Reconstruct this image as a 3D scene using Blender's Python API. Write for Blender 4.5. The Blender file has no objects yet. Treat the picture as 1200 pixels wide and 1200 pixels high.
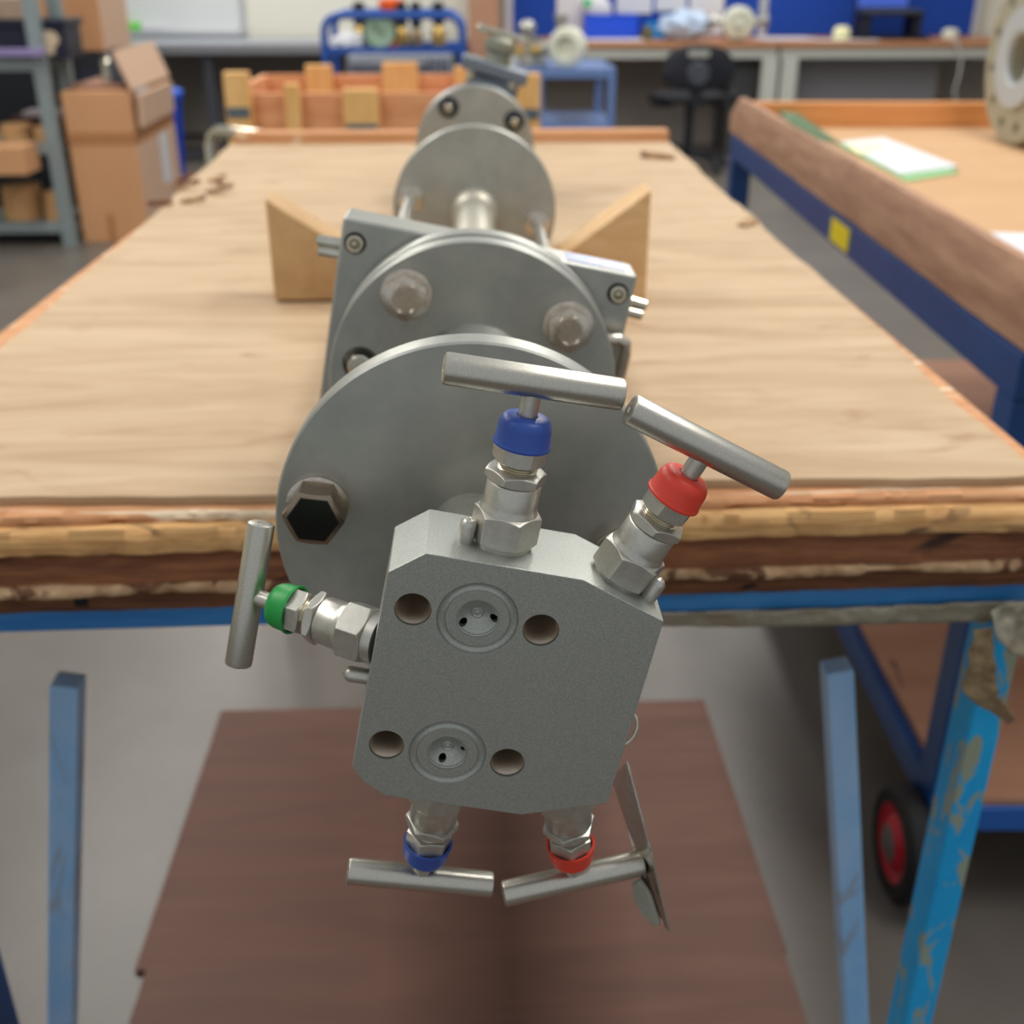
import bpy, bmesh, random
from math import *
from mathutils import Vector, Matrix, noise

# ------------------------------------------------------------------ camera
H = 1.15                       # eye height (m)
F, YH, VX = 1300.0, -33.0, 545.0
TH = atan((600 - YH) / F)
PSI = atan((600 - VX) * cos(TH) / F)
FW = Vector((sin(PSI) * cos(TH), cos(PSI) * cos(TH), -sin(TH)))
RT = Vector((cos(PSI), -sin(PSI), 0))
UP = RT.cross(FW)
CP = Vector((0, 0, H))
sc = bpy.context.scene
COL = sc.collection
cd = bpy.data.cameras.new('camera')
cam = bpy.data.objects.new('camera', cd)
COL.objects.link(cam)
cam.matrix_world = Matrix.Translation(CP) @ Matrix((RT, UP, -FW)).transposed().to_4x4()
cd.sensor_width = 36.0
cd.lens = 36.0 * F / 1200
cd.clip_start = 0.02
cd.clip_end = 100
cd.dof.use_dof = True
cd.dof.focus_distance = 0.345
cd.dof.aperture_fstop = 12.0
sc.camera = cam

# ------------------------------------------------------------------ light
sc.view_settings.view_transform = 'Standard'
sc.view_settings.look = 'None'
sc.view_settings.gamma = 1
sc.view_settings.use_curve_mapping = False
sc.view_settings.exposure = 0.0
w = bpy.data.worlds.new('world'); sc.world = w; w.use_nodes = True
w.node_tree.nodes['Background'].inputs[0].default_value = (0.93, 0.97, 1.0, 1)
w.node_tree.nodes['Background'].inputs[1].default_value = 0.50

def area(name, loc, sx, sy, power, col=(1, .96, .9)):
    l = bpy.data.lights.new(name, 'AREA'); l.shape = 'RECTANGLE'
    l.size = sx; l.size_y = sy; l.energy = power; l.color = col
    o = bpy.data.objects.new(name, l); COL.objects.link(o); o.location = loc
    return o
for i, (x, y) in enumerate(((-1.6, 1.2), (1.2, 1.2), (-1.6, 4.2), (1.2, 4.2), (-1.6, 7.2), (1.8, 7.2))):
    area('ceiling_lamp_light', (x, y, 2.95), .5, 2.2, 44 if y < 5 else 46)

def at(x, y, Y):
    d = FW + RT * ((x - 600) / F) - UP * ((y - 600) / F)
    return CP + d * (Y / d.y)
def atz(x, y, z):
    d = FW + RT * ((x - 600) / F) - UP * ((y - 600) / F)
    return CP + d * ((z - H) / d.z)

# ------------------------------------------------------------------ materials
def srgb(r, g, b):
    f = lambda c: (c / 255 / 12.92) if c / 255 <= .04045 else ((c / 255 + .055) / 1.055) ** 2.4
    return (f(r), f(g), f(b), 1)
MATS = {}
def mat(name, col, rough=.5, metal=0, **k):
    if name in MATS: return MATS[name]
    m = bpy.data.materials.new(name); m.use_nodes = True
    nt = m.node_tree; b = nt.nodes['Principled BSDF']
    b.inputs['Base Color'].default_value = srgb(*col)
    b.inputs['Roughness'].default_value = rough
    b.inputs['Metallic'].default_value = metal
    N = nt.nodes.new; Lk = nt.links.new
    tc = N('ShaderNodeTexCoord'); mp = N('ShaderNodeMapping')
    Lk(tc.outputs['Object'], mp.inputs['Vector'])
    mp.inputs['Scale'].default_value = k.get('stretch', (1, 1, 1))
    prev = None
    if 'col2' in k:
        n = N('ShaderNodeTexNoise'); n.inputs['Scale'].default_value = k.get('scale', 20)
        n.inputs['Detail'].default_value = k.get('detail', 5); n.inputs['Roughness'].default_value = .65
        n.inputs['Distortion'].default_value = k.get('dist', .3)
        Lk(mp.outputs[0], n.inputs['Vector'])
        r = N('ShaderNodeValToRGB')
        r.color_ramp.elements[0].position = k.get('lo', .35); r.color_ramp.elements[1].position = k.get('hi', .65)
        r.color_ramp.elements[0].color = srgb(*col); r.color_ramp.elements[1].color = srgb(*k['col2'])
        Lk(n.outputs['Fac'], r.inputs[0]); prev = r.outputs[0]
        Lk(prev, b.inputs['Base Color'])
    if 'spot' in k:                                   # third colour in sparse patches (stains, chips, knots)
        n2 = N('ShaderNodeTexNoise'); n2.inputs['Scale'].default_value = k.get('spot_scale', 6)
        n2.inputs['Detail'].default_value = 6; n2.inputs['Distortion'].default_value = k.get('spot_dist', .9)
        mp2 = N('ShaderNodeMapping'); Lk(tc.outputs['Object'], mp2.inputs['Vector'])
        mp2.inputs['Scale'].default_value = k.get('spot_stretch', (1, 1, 1)); mp2.inputs['Location'].default_value = k.get('spot_off', (3.1, 1.7, .4))
        Lk(mp2.outputs[0], n2.inputs['Vector'])
        r2 = N('ShaderNodeValToRGB'); e = r2.color_ramp.elements
        e[0].position = k.get('spot_at', .62); e[1].position = k.get('spot_at', .62) + k.get('spot_soft', .05)
        e[0].color = (0, 0, 0, 1); e[1].color = (k.get('spot_amt', 1),) * 3 + (1,)
        Lk(n2.outputs['Fac'], r2.inputs[0])
        mx = N('ShaderNodeMix'); mx.data_type = 'RGBA'
        Lk(r2.outputs[0], mx.inputs['Factor'])
        if prev: Lk(prev, mx.inputs['A'])
        else: mx.inputs['A'].default_value = srgb(*col)
        mx.inputs['B'].default_value = srgb(*k['spot'])
        Lk(mx.outputs['Result'], b.inputs['Base Color'])
    if 'bump' in k:
        n3 = N('ShaderNodeTexNoise'); n3.inputs['Scale'].default_value = k.get('bump_scale', 60)
        n3.inputs['Detail'].default_value = 6
        Lk(mp.outputs[0], n3.inputs['Vector'])
        bp = N('ShaderNodeBump'); bp.inputs['Strength'].default_value = k['bump']; bp.inputs['Distance'].default_value = k.get('bump_dist', .001)
        Lk(n3.outputs['Fac'], bp.inputs['Height']); Lk(bp.outputs[0], b.inputs['Normal'])
    for s in ('Specular IOR Level', 'Coat Weight', 'Transmission Weight', 'Alpha', 'Subsurface Weight'):
        if s in k: b.inputs[s].default_value = k[s]
    if 'emit' in k:
        b.inputs['Emission Color'].default_value = srgb(*k.get('emit_col', col)); b.inputs['Emission Strength'].default_value = k['emit']
    MATS[name] = m
    return m

blasted = mat('bead blasted steel', (162, 166, 160), .46, .8, col2=(190, 192, 186), scale=2.4, detail=2, bump=.35, bump_scale=3.2, bump_dist=.0003)
flange_m = mat('satin flange steel', (170, 172, 166), .42, .82, col2=(186, 186, 179), scale=.04, bump=.12, bump_scale=2.5, bump_dist=.0002)
brushed = mat('satin valve steel', (205, 202, 192), .36, .88, col2=(190, 188, 180), scale=.3, bump=.15, bump_scale=2.5, bump_dist=.0002)
handle_m = mat('dull rod steel', (190, 187, 177), .33, 1, col2=(204, 200, 190), scale=1.5, bump=.2, bump_scale=2.5, bump_dist=.0002)
bright = mat('bright plated steel', (215, 212, 200), .16, 1, col2=(200, 190, 165), scale=.08)
bolt_m = mat('bolt steel', (222, 214, 202), .26, 1, col2=(196, 184, 168), scale=.15, bump=.3, bump_scale=.5, bump_dist=.0006)
dark_bolt = mat('blackened bolt steel', (158, 142, 124), .25, 1)
bolt_black = mat('black bolt face', (16, 14, 12), .35, .3)
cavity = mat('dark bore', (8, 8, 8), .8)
thread_m = mat('threaded bore steel', (190, 176, 160), .3, 1)
red_cap = mat('red plastic', (232, 70, 48), .42, 0, col2=(222, 58, 40), scale=150)
blue_cap = mat('blue plastic', (38, 74, 160), .4, 0, col2=(50, 86, 172), scale=150)
green_cap = mat('green plastic', (16, 142, 58), .42, 0, col2=(22, 150, 66), scale=150)

ply = mat('pale plywood', (174, 145, 112), .75, 0, col2=(196, 170, 138), scale=4, stretch=(1, 6, 1), detail=8, dist=1.2,
          spot=(150, 112, 80), spot_scale=9, spot_stretch=(1, 3.0, 1), spot_at=.62, spot_soft=.12, spot_amt=.7, bump=.25, bump_scale=90)
ply_red = mat('reddish ply edge', (190, 132, 88), .8, 0, col2=(208, 156, 112), scale=8, stretch=(1, 12, 12), spot=(222, 200, 170), spot_scale=8, spot_stretch=(1, 8, 1), spot_at=.6, bump=.3)
timber_light = mat('weathered light timber', (186, 134, 80), .8, 0, col2=(230, 184, 124), scale=9, stretch=(1.5, 30, 30), spot=(92, 66, 48),
                   spot_scale=16, spot_stretch=(1.2, 3, 3), spot_at=.55, spot_soft=.12, spot_amt=.85, bump=.6, bump_scale=50)
timber_dark = mat('dark red timber', (104, 60, 36), .8, 0, col2=(154, 98, 62), scale=9, stretch=(1.5, 24, 24), spot=(58, 34, 22),
                  spot_scale=6, spot_stretch=(1, 4, 4), spot_at=.6, bump=.7, bump_scale=45)
torn = mat('torn ply edge', (150, 112, 78), .85, 0, col2=(190, 160, 124), scale=40, spot=(96, 62, 40), spot_scale=26, spot_at=.54, bump=.9, bump_scale=120)
timber_dark2 = mat('old brown timber', (84, 50, 30), .85, 0, col2=(128, 80, 48), scale=12, stretch=(1, 20, 20), spot=(34, 22, 16),
                   spot_scale=14, spot_stretch=(1, 2, 2), spot_at=.63, bump=.7)
pine = mat('new pine', (208, 164, 112), .65, 0, col2=(226, 190, 142), scale=7, stretch=(2, 9, 9), bump=.2,
           spot=(182, 108, 66), spot_scale=9, spot_at=.7, spot_amt=.8)
pine2 = mat('dusty pine', (186, 146, 98), .7, 0, col2=(210, 176, 130), scale=7, stretch=(2, 9, 2), bump=.2, spot=(120, 84, 48), spot_scale=10, spot_at=.68)
crate_m = mat('orange pine board', (205, 138, 92), .7, 0, col2=(226, 164, 116), scale=4, stretch=(1, 8, 8))
crate_post = mat('yellow pine post', (222, 168, 98), .7, 0, col2=(236, 190, 124), scale=6, stretch=(6, 6, 1))
old_board = mat('grey brown board', (146, 106, 82), .75, 0, col2=(176, 136, 108), scale=6, stretch=(9, 1, 9), spot=(92, 56, 36),
                spot_scale=4, spot_at=.66, spot_soft=.08, bump=.4)
kraft = mat('kraft paper', (188, 148, 106), .8, 0, col2=(196, 157, 116), scale=5)
brown_ply = mat('brown faced plywood', (96, 64, 52), .65, 0, col2=(112, 76, 62), scale=4, stretch=(.6, 4, 1), dist=1,
                spot=(92, 66, 56), spot_scale=3, spot_at=.56, spot_soft=.2, spot_amt=.6)
shelf_ply = mat('brown shelf ply', (168, 120, 94), .6, 0, col2=(182, 134, 106), scale=4, stretch=(1, 4, 1), spot=(110, 74, 56), spot_scale=9, spot_stretch=(2, 1, 1), spot_at=.68)
concrete = mat('painted concrete', (98, 92, 86), .34, 0, col2=(110, 104, 97), scale=3, spot=(124, 119, 111), spot_scale=14, spot_at=.72, bump=.05)
blue_dusty = mat('dusty blue paint', (146, 196, 240), .42, 0, col2=(168, 204, 240), scale=18, spot=(158, 154, 158), spot_scale=14, spot_stretch=(2, 2, .6), spot_at=.57, spot_amt=.6)
blue_chip = mat('chipped sky blue paint', (10, 160, 228), .4, 0, col2=(24, 178, 240), scale=10, spot=(150, 160, 140),
                spot_scale=60, spot_stretch=(1, 1, .35), spot_at=.565, spot_soft=.02, spot_amt=1)
blue_bar = mat('worn blue rail paint', (36, 110, 176), .35, 0, col2=(60, 134, 196), scale=16, stretch=(.5, 3, 3), spot=(86, 118, 122), spot_scale=22, spot_stretch=(.5, 2, 2), spot_at=.6)
navy = mat('navy paint', (12, 60, 116), .4, 0, col2=(16, 68, 128), scale=10)
bench_blue = mat('blue enamel', (34, 96, 180), .4)
trolley_blue = mat('trolley blue enamel', (30, 78, 160), .4)
steel_blue = mat('grey blue enamel', (96, 124, 176), .45)
film = mat('dull plastic film', (150, 146, 130), .2, 0, col2=(138, 126, 104), scale=40, bump=.9, bump_scale=70, bump_dist=.003)
tape_m = mat('peeling brown tape', (134, 112, 82), .5, 0, col2=(160, 138, 104), scale=50, stretch=(6, 6, 1), bump=.9, bump_scale=60, bump_dist=.003)
card = mat('cardboard', (196, 146, 104), .85, 0, col2=(202, 152, 110), scale=3)
card_side = mat('cardboard outer', (206, 172, 146), .85)
card_tape = mat('parcel tape', (172, 120, 78), .4)
white_m = mat('white paper', (214, 216, 221), .7)
paper_blue = mat('pale blue paper', (186, 206, 232), .6)
green_paper = mat('green folder', (138, 190, 130), .7)
yellow_paper = mat('pale yellow paper', (240, 238, 190), .7)
label_red = mat('red label print', (214, 60, 50), .6)
wall_m = mat('cream wall', (226, 225, 212), .8)
wall_lo = mat('grey lower wall', (150, 142, 136), .8)
board_w = mat('whiteboard', (216, 221, 222), .3)
alu = mat('aluminium trim', (200, 204, 210), .4, .6)
pinboard = mat('blue felt board', (14, 62, 156), .9, 0, col2=(18, 70, 170), scale=30)
blue_tray = mat('royal blue plastic', (18, 78, 222), .4)
cyan_m = mat('cyan plastic', (20, 140, 214), .4)
desk_edge = mat('beech desk top', (178, 122, 84), .5, 0, col2=(190, 134, 94), scale=6, stretch=(1, 8, 8))
desk_frame = mat('light grey frame', (198, 200, 192), .5)
counter_m = mat('grey laminate', (150, 156, 166), .35)
dark_grey = mat('dark grey paint', (66, 70, 80), .5)
galv = mat('galvanised steel', (132, 146, 150), .5, .3, col2=(146, 158, 160), scale=40)
black_m = mat('black plastic', (18, 22, 34), .5)
black_box = mat('navy black crate', (14, 20, 44), .45)
bin_m = mat('blue bin plastic', (14, 62, 176), .4)
mauve = mat('mauve edge strip', (140, 126, 172), .5)
olive = mat('olive grey primer', (164, 160, 138), .6, 0, col2=(172, 168, 148), scale=20)
seal_m = mat('pale grey seal face', (186, 192, 196), .5)
brass = mat('brass', (196, 164, 96), .35, .8)
gauge_green = mat('pale green dial', (168, 200, 172), .5)
gauge_rim = mat('dark green rim', (44, 72, 50), .5)
orange_m = mat('orange plastic', (240, 96, 30), .5)
green_m = mat('lime plastic', (110, 214, 80), .5)
yellow_m = mat('yellow label', (228, 206, 20), .5)
tyre = mat('black tyre rubber', (18, 16, 18), .7)
red_wheel = mat('red wheel rim', (190, 20, 44), .45)
grey_hub = mat('grey hub', (104, 100, 96), .6)
silver = mat('cast valve steel', (176, 176, 170), .35, .8)
ivory = mat('ivory enamel', (214, 216, 198), .45)
pipe_black = mat('dark steel pipe', (70, 66, 64), .4, .5)
lamp_m = mat('lamp diffuser', (255, 250, 240), .5, 0, emit=3)
holo = mat('iridescent sticker', (206, 214, 236), .25, 0, col2=(120, 170, 236), scale=.22, spot=(224, 160, 200), spot_scale=.3, spot_at=.56)

# ------------------------------------------------------------------ helpers
def B(): return bmesh.new()
def box(bm, x0, x1, y0, y1, z0, z1, M=None):
    vs = [bm.verts.new((x, y, z)) for x in (x0, x1) for y in (y0, y1) for z in (z0, z1)]
    for f in ((0, 1, 3, 2), (4, 6, 7, 5), (0, 4, 5, 1), (2, 3, 7, 6), (0, 2, 6, 4), (1, 5, 7, 3)):
        bm.faces.new([vs[i] for i in f])
    if M:
        for v in vs: v.co = M @ v.co
    return vs
def prism(bm, pts, z0, z1, M=None):
    a = [bm.verts.new((x, y, z0)) for x, y in pts]; b = [bm.verts.new((x, y, z1)) for x, y in pts]
    n = len(pts)
    bm.faces.new(a[::-1]); bm.faces.new(b)
    for i in range(n): bm.faces.new((a[i], a[(i + 1) % n], b[(i + 1) % n], b[i]))
    if M:
        for v in a + b: v.co = M @ v.co
def lathe(bm, prof, seg=40, M=None, caps=True):
    rings = []
    for r, s in prof:
        if r < 1e-7: rings.append([bm.verts.new((0, 0, s))])
        else: rings.append([bm.verts.new((r * cos(2 * pi * i / seg), r * sin(2 * pi * i / seg), s)) for i in range(seg)])
    for a, b in zip(rings, rings[1:]):
        if len(a) == 1 and len(b) == 1: continue
        for i in range(seg):
            j = (i + 1) % seg
            if len(a) == 1: bm.faces.new((a[0], b[j], b[i]))
            elif len(b) == 1: bm.faces.new((a[i], a[j], b[0]))
            else: bm.faces.new((a[i], a[j], b[j], b[i]))
    if caps:
        if len(rings[0]) > 1: bm.faces.new(rings[0][::-1])
        if len(rings[-1]) > 1: bm.faces.new(rings[-1])
    if M:
        for rg in rings:
            for v in rg: v.co = M @ v.co
def hexnut(bm, ap, s0, s1, ch0=True, ch1=True, M=None, rot=0):
    """hexagonal nut of apothem ap from s0 to s1 with turned corner chamfers"""
    seg = 72; rings = []
    def rh(t): return ap / cos(((t + pi / 6) % (pi / 3)) - pi / 6)
    k = .62
    def ring(fr, fs): return [bm.verts.new((fr(t) * cos(t + rot), fr(t) * sin(t + rot), fs(t))) for t in [2 * pi * i / seg for i in range(seg)]]
    if ch0: rings.append(ring(lambda t: ap * .97, lambda t: s0))
    rings.append(ring(rh, lambda t: s0 + (max(0, rh(t) - ap * .97) * k if ch0 else 0)))
    rings.append(ring(rh, lambda t: s1 - (max(0, rh(t) - ap * .97) * k if ch1 else 0)))
    if ch1: rings.append(ring(lambda t: ap * .97, lambda t: s1))
    for a, b in zip(rings, rings[1:]):
        for i in range(seg):
            j = (i + 1) % seg; bm.faces.new((a[i], a[j], b[j], b[i]))
    bm.faces.new(rings[0][::-1]); bm.faces.new(rings[-1])
    if M:
        for rg in rings:
            for v in rg: v.co = M @ v.co
def along(p0, p1):
    """matrix whose z axis runs from p0 to p1"""
    d = (Vector(p1) - Vector(p0)).normalized()
    return Matrix.Translation(p0) @ d.to_track_quat('Z', 'Y').to_matrix().to_4x4()
def rod(bm, p0, p1, r, seg=20, M=None, bev=0):
    L = (Vector(p1) - Vector(p0)).length; m = along(p0, p1)
    if M: m = M @ m
    if bev: lathe(bm, [(r - bev, 0), (r, bev), (r, L - bev), (r - bev, L)], seg, m)
    else: lathe(bm, [(r, 0), (r, L)], seg, m)
def tube(bm, pts, r, seg=12):
    pts = [Vector(p) for p in pts]; rings = []; nrm = None
    for i, p in enumerate(pts):
        d = (pts[min(i + 1, len(pts) - 1)] - pts[max(i - 1, 0)]).normalized()
        if nrm is None: nrm = d.orthogonal().normalized()
        nrm = (nrm - d * nrm.dot(d)).normalized(); bn = d.cross(nrm)
        rings.append([bm.verts.new(p + nrm * r * cos(2 * pi * k / seg) + bn * r * sin(2 * pi * k / seg)) for k in range(seg)])
    for a, b in zip(rings, rings[1:]):
        for k in range(seg):
            j = (k + 1) % seg; bm.faces.new((a[k], a[j], b[j], b[k]))
    bm.faces.new(rings[0][::-1]); bm.faces.new(rings[-1])
def bar(bm, p0, p1, wx, wy):
    """rectangular bar between two points; section wx by wy"""
    p0 = Vector(p0); p1 = Vector(p1); d = (p1 - p0); L = d.length; d.normalize()
    ax = Vector((1, 0, 0)) if abs(d.x) < .8 else Vector((0, 0, 1))
    ay = d.cross(ax).normalized(); ax = ay.cross(d).normalized()
    M = Matrix.Translation(p0) @ Matrix((ax, ay, d)).transposed().to_4x4()
    box(bm, -wx / 2, wx / 2, -wy / 2, wy / 2, 0, L, M)
def obj(name, bm, m, parent=None, smooth=35, bevel=0, seg=2):
    bmesh.ops.recalc_face_normals(bm, faces=bm.faces)
    me = bpy.data.meshes.new(name); bm.to_mesh(me); bm.free()
    if smooth:
        for p in me.polygons: p.use_smooth = True
        me.set_sharp_from_angle(angle=radians(smooth))
    me.materials.append(m)
    o = bpy.data.objects.new(name, me); COL.objects.link(o)
    if parent: o.parent = parent
    if bevel:
        b = o.modifiers.new('bevel', 'BEVEL'); b.width = bevel; b.segments = seg; b.limit_method = 'ANGLE'; b.angle_limit = radians(40)
    return o
def tag(o, label, cat, group=None):
    o['label'] = label; o['category'] = cat
    if group: o['group'] = group
    return o
def thing(name, label, cat, loc=(0, 0, 0), rotz=0, group=None):
    o = bpy.data.objects.new(name, None); COL.objects.link(o); o.empty_display_size = .05
    o.location = loc; o.rotation_euler = (0, 0, rotz)
    return tag(o, label, cat, group)
def struct(name, bm, m, **k):
    o = obj(name, bm, m, **k); o['kind'] = 'structure'; return o
def world_box(x0, x1, y0, y1, z0, z1):
    b = B(); box(b, x0, x1, y0, y1, z0, z1); return b
def centre(o):
    """move a top-level mesh's origin to the middle of its base"""
    vs = [v.co for v in o.data.vertices]
    c = Vector((sum(v.x for v in vs) / len(vs), sum(v.y for v in vs) / len(vs), min(v.z for v in vs)))
    o.data.transform(Matrix.Translation(-c)); o.location = o.location + c
    return o
def subdiv_box(bm, x0, x1, y0, y1, z0, z1, nx, amp, seed=0, axis='x', front=True):
    """long plank along x: cut into slices whose front edge wanders (torn, worn)"""
    rows = []
    for i in range(nx + 1):
        x = x0 + (x1 - x0) * i / nx
        n1 = noise.noise(Vector((x * 14, seed, 0))) + .5 * noise.noise(Vector((x * 60, seed, 3)))
        n2 = noise.noise(Vector((x * 22, seed, 9))) + .5 * noise.noise(Vector((x * 80, seed, 5)))
        yf = y0 + n1 * amp
        rows.append([bm.verts.new((x, y1, z0)), bm.verts.new((x, yf + abs(n2) * amp, z0)), bm.verts.new((x, yf, (z0 + z1) / 2 + n2 * amp * .3)),
                     bm.verts.new((x, yf + .25 * (z1 - z0) + abs(n1) * amp, z1)), bm.verts.new((x, y1, z1))])
    for a, b in zip(rows, rows[1:]):
        for k in range(5):
            j = (k + 1) % 5; bm.faces.new((a[k], a[j], b[j], b[k]))
    bm.faces.new(rows[0]); bm.faces.new(rows[-1][::-1])
def cut(o, cutters):
    bpy.context.view_layer.update()
    for c in cutters:
        c.parent = o.parent; c.matrix_parent_inverse = Matrix()
        md = o.modifiers.new('cut', 'BOOLEAN'); md.object = c; md.operation = 'DIFFERENCE'; md.solver = 'EXACT'
    bpy.context.view_layer.update()
    dg = bpy.context.evaluated_depsgraph_get()
    me = bpy.data.meshes.new_from_object(o.evaluated_get(dg))
    o.modifiers.clear(); old = o.data; o.data = me
    for c in cutters: bpy.data.objects.remove(c)
    for p in me.polygons: p.use_smooth = True
    me.set_sharp_from_angle(angle=radians(35))

# ================================================================== setting
b = B(); box(b, -4.5, 5.5, -2.5, 8.6, -.05, 0); struct('floor', b, concrete)
b = B(); box(b, -4.5, 5.5, 8.6, 8.75, .0, 3.2)
wb = struct('wall_back', b, wall_m)
b = B(); box(b, -4.5, 5.5, 8.585, 8.6, .0, .72)
struct('trim_1', b, wall_lo)
b = B(); box(b, -4.65, -4.5, -2.5, 8.75, 0, 3.2); struct('wall_left', b, wall_m)
b = B(); box(b, 5.5, 5.65, -2.5, 8.75, 0, 3.2); struct('wall_right', b, wall_m)

# ================================================================== instrument
A0 = Vector((-.0011, .388, H - .1967)); A1 = Vector((.0098, 1.55, H - .2056))
AY = (A1 - A0).normalized(); AX = AY.cross(Vector((0, 0, 1))).normalized(); AZ = AX.cross(AY)
BETA = radians(11.7)
U = AX * cos(BETA) - AZ * sin(BETA); V = AX * sin(BETA) + AZ * cos(BETA)
INST = Matrix.Translation(A0) @ Matrix((U, AY, V)).transposed().to_4x4() @ Matrix.Scale(.001, 4)   # local units: mm
inst = thing('valve_manifold_assembly', 'long grey steel flanged valve assembly with five T-handled needle valves, lying along the plywood bench', 'valve assembly')
inst.matrix_world = INST
MM = .001
RY = Matrix.Rotation(-pi / 2, 4, 'X')      # lathe z axis -> +y
def yl(prof, seg=64, cx=0, cz=0, y0=0):
    return prof, seg, Matrix.Translation((cx, y0, cz)) @ RY
YF, YB_, YM = -86.8, -54.8, -70.8

# --- manifold block
outline = [(-20, 32.1), (29.8, 32.1), (58.6, 22.2), (58.4, -52.6), (30.2, -63), (-18, -63.2), (-26, -58.5), (-30.6, -52.8), (-30.4, 23.4)]
b = B()
MR = Matrix(((1, 0, 0, 0), (0, 0, 1, 0), (0, 1, 0, 0), (0, 0, 0, 1)))     # (x, z, y) swap
prism(b, outline, YF, YB_, MR)
block = obj('manifold_block', b, blasted, inst, bevel=.5)
cs = []
for (u, v) in ((-20.65, 11.6), (20.65, 11.6), (-20.65, -41.8), (20.65, -41.8)):
    b = B(); lathe(b, [(5.9, 0), (5.9, 24)], 48, Matrix.Translation((u, YF - 1, v)) @ RY); cs.append(obj('c', b, blasted))
for v in (12, -41.5):
    b = B(); lathe(b, [(6.9, 0), (6.9, 1.8), (6.5, 2), (6.5, 9.4)], 64, Matrix.Translation((0, YF - 1, v)) @ RY); cs.append(obj('c', b, blasted))
    b = B()
    seg, sg = 72, 18
    rings = [[b.verts.new(((11.6 + 1.5 * cos(a)) * cos(t), YF + 1.35 * sin(a), v + (11.6 + 1.5 * cos(a)) * sin(t))) for a in [2 * pi * k / sg for k in range(sg)]] for t in [2 * pi * k / seg for k in range(seg)]]
    for i in range(seg):
        for k in range(sg):
            b.faces.new((rings[i][k], rings[(i + 1) % seg][k], rings[(i + 1) % seg][(k + 1) % sg], rings[i][(k + 1) % sg]))
    bmesh.ops.recalc_face_normals(b, faces=b.faces)
    cs.append(obj('c', b, blasted))
cut(block, cs)
wn = block.modifiers.new('wn', 'WEIGHTED_NORMAL'); wn.weight = 100; wn.keep_sharp = True
# threaded lining of the four bolt holes
for (u, v) in ((-20.65, 11.6), (20.65, 11.6), (-20.65, -41.8), (20.65, -41.8)):
    b = B(); pr = []
    y = 1.2
    while y < 22.6:
        pr += [(5.85, y), (5.15, y + 1.0)]; y += 1.9
    lathe(b, pr + [(5.85, 22.6), (0, 22.6)], 48, Matrix.Translation((u, YF, v)) @ RY, caps=False)
    obj('bolt_hole_thread', b, thread_m, block, smooth=25)
# process port cones with nub and two weep holes
for v, holes in ((12, ((-4.1, -3.2), (5.4, .25))), (-41.5, ((-1.05, -4.2), (5.0, 1.3)))):
    b = B()
    lathe(b, [(6.45, 7.9), (6.45, 1.3), (6.1, 1.35), (5.6, 1.7), (4.6, 2.6), (3.2, 3.6), (2.1, 4.1), (1.95, 3.8), (1.6, 3.6), (1.25, 3.8), (1.0, 4.0), (.6, 3.9), (.3, 3.5), (0, 3.4)], 64,
          Matrix.Translation((0, YF, v)) @ RY)
    cone = obj('port_cone', b, blasted, block)
    cc = []
    for k, (hu, hv) in enumerate(holes):
        hr = 1.35 if (v > 0 or k == 0) else .8
        c = B(); lathe(c, [(hr, 0), (hr, 6.9)], 24, Matrix.Translation((hu, YF, v + hv)) @ RY); cc.append(obj('c', c, cavity))
    par = cone.parent; cone.parent = None
    cut(cone, cc); cone.parent = par
    for k, (hu, hv) in enumerate(holes):
        hr = 1.32 if (v > 0 or k == 0) else .78
        c = B(); lathe(c, [(hr, 3.2), (hr, 6.8), (0, 6.8)], 24, Matrix.Translation((hu, YF, v + hv)) @ RY, caps=False)
        obj('drilling', c, cavity, block)

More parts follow.
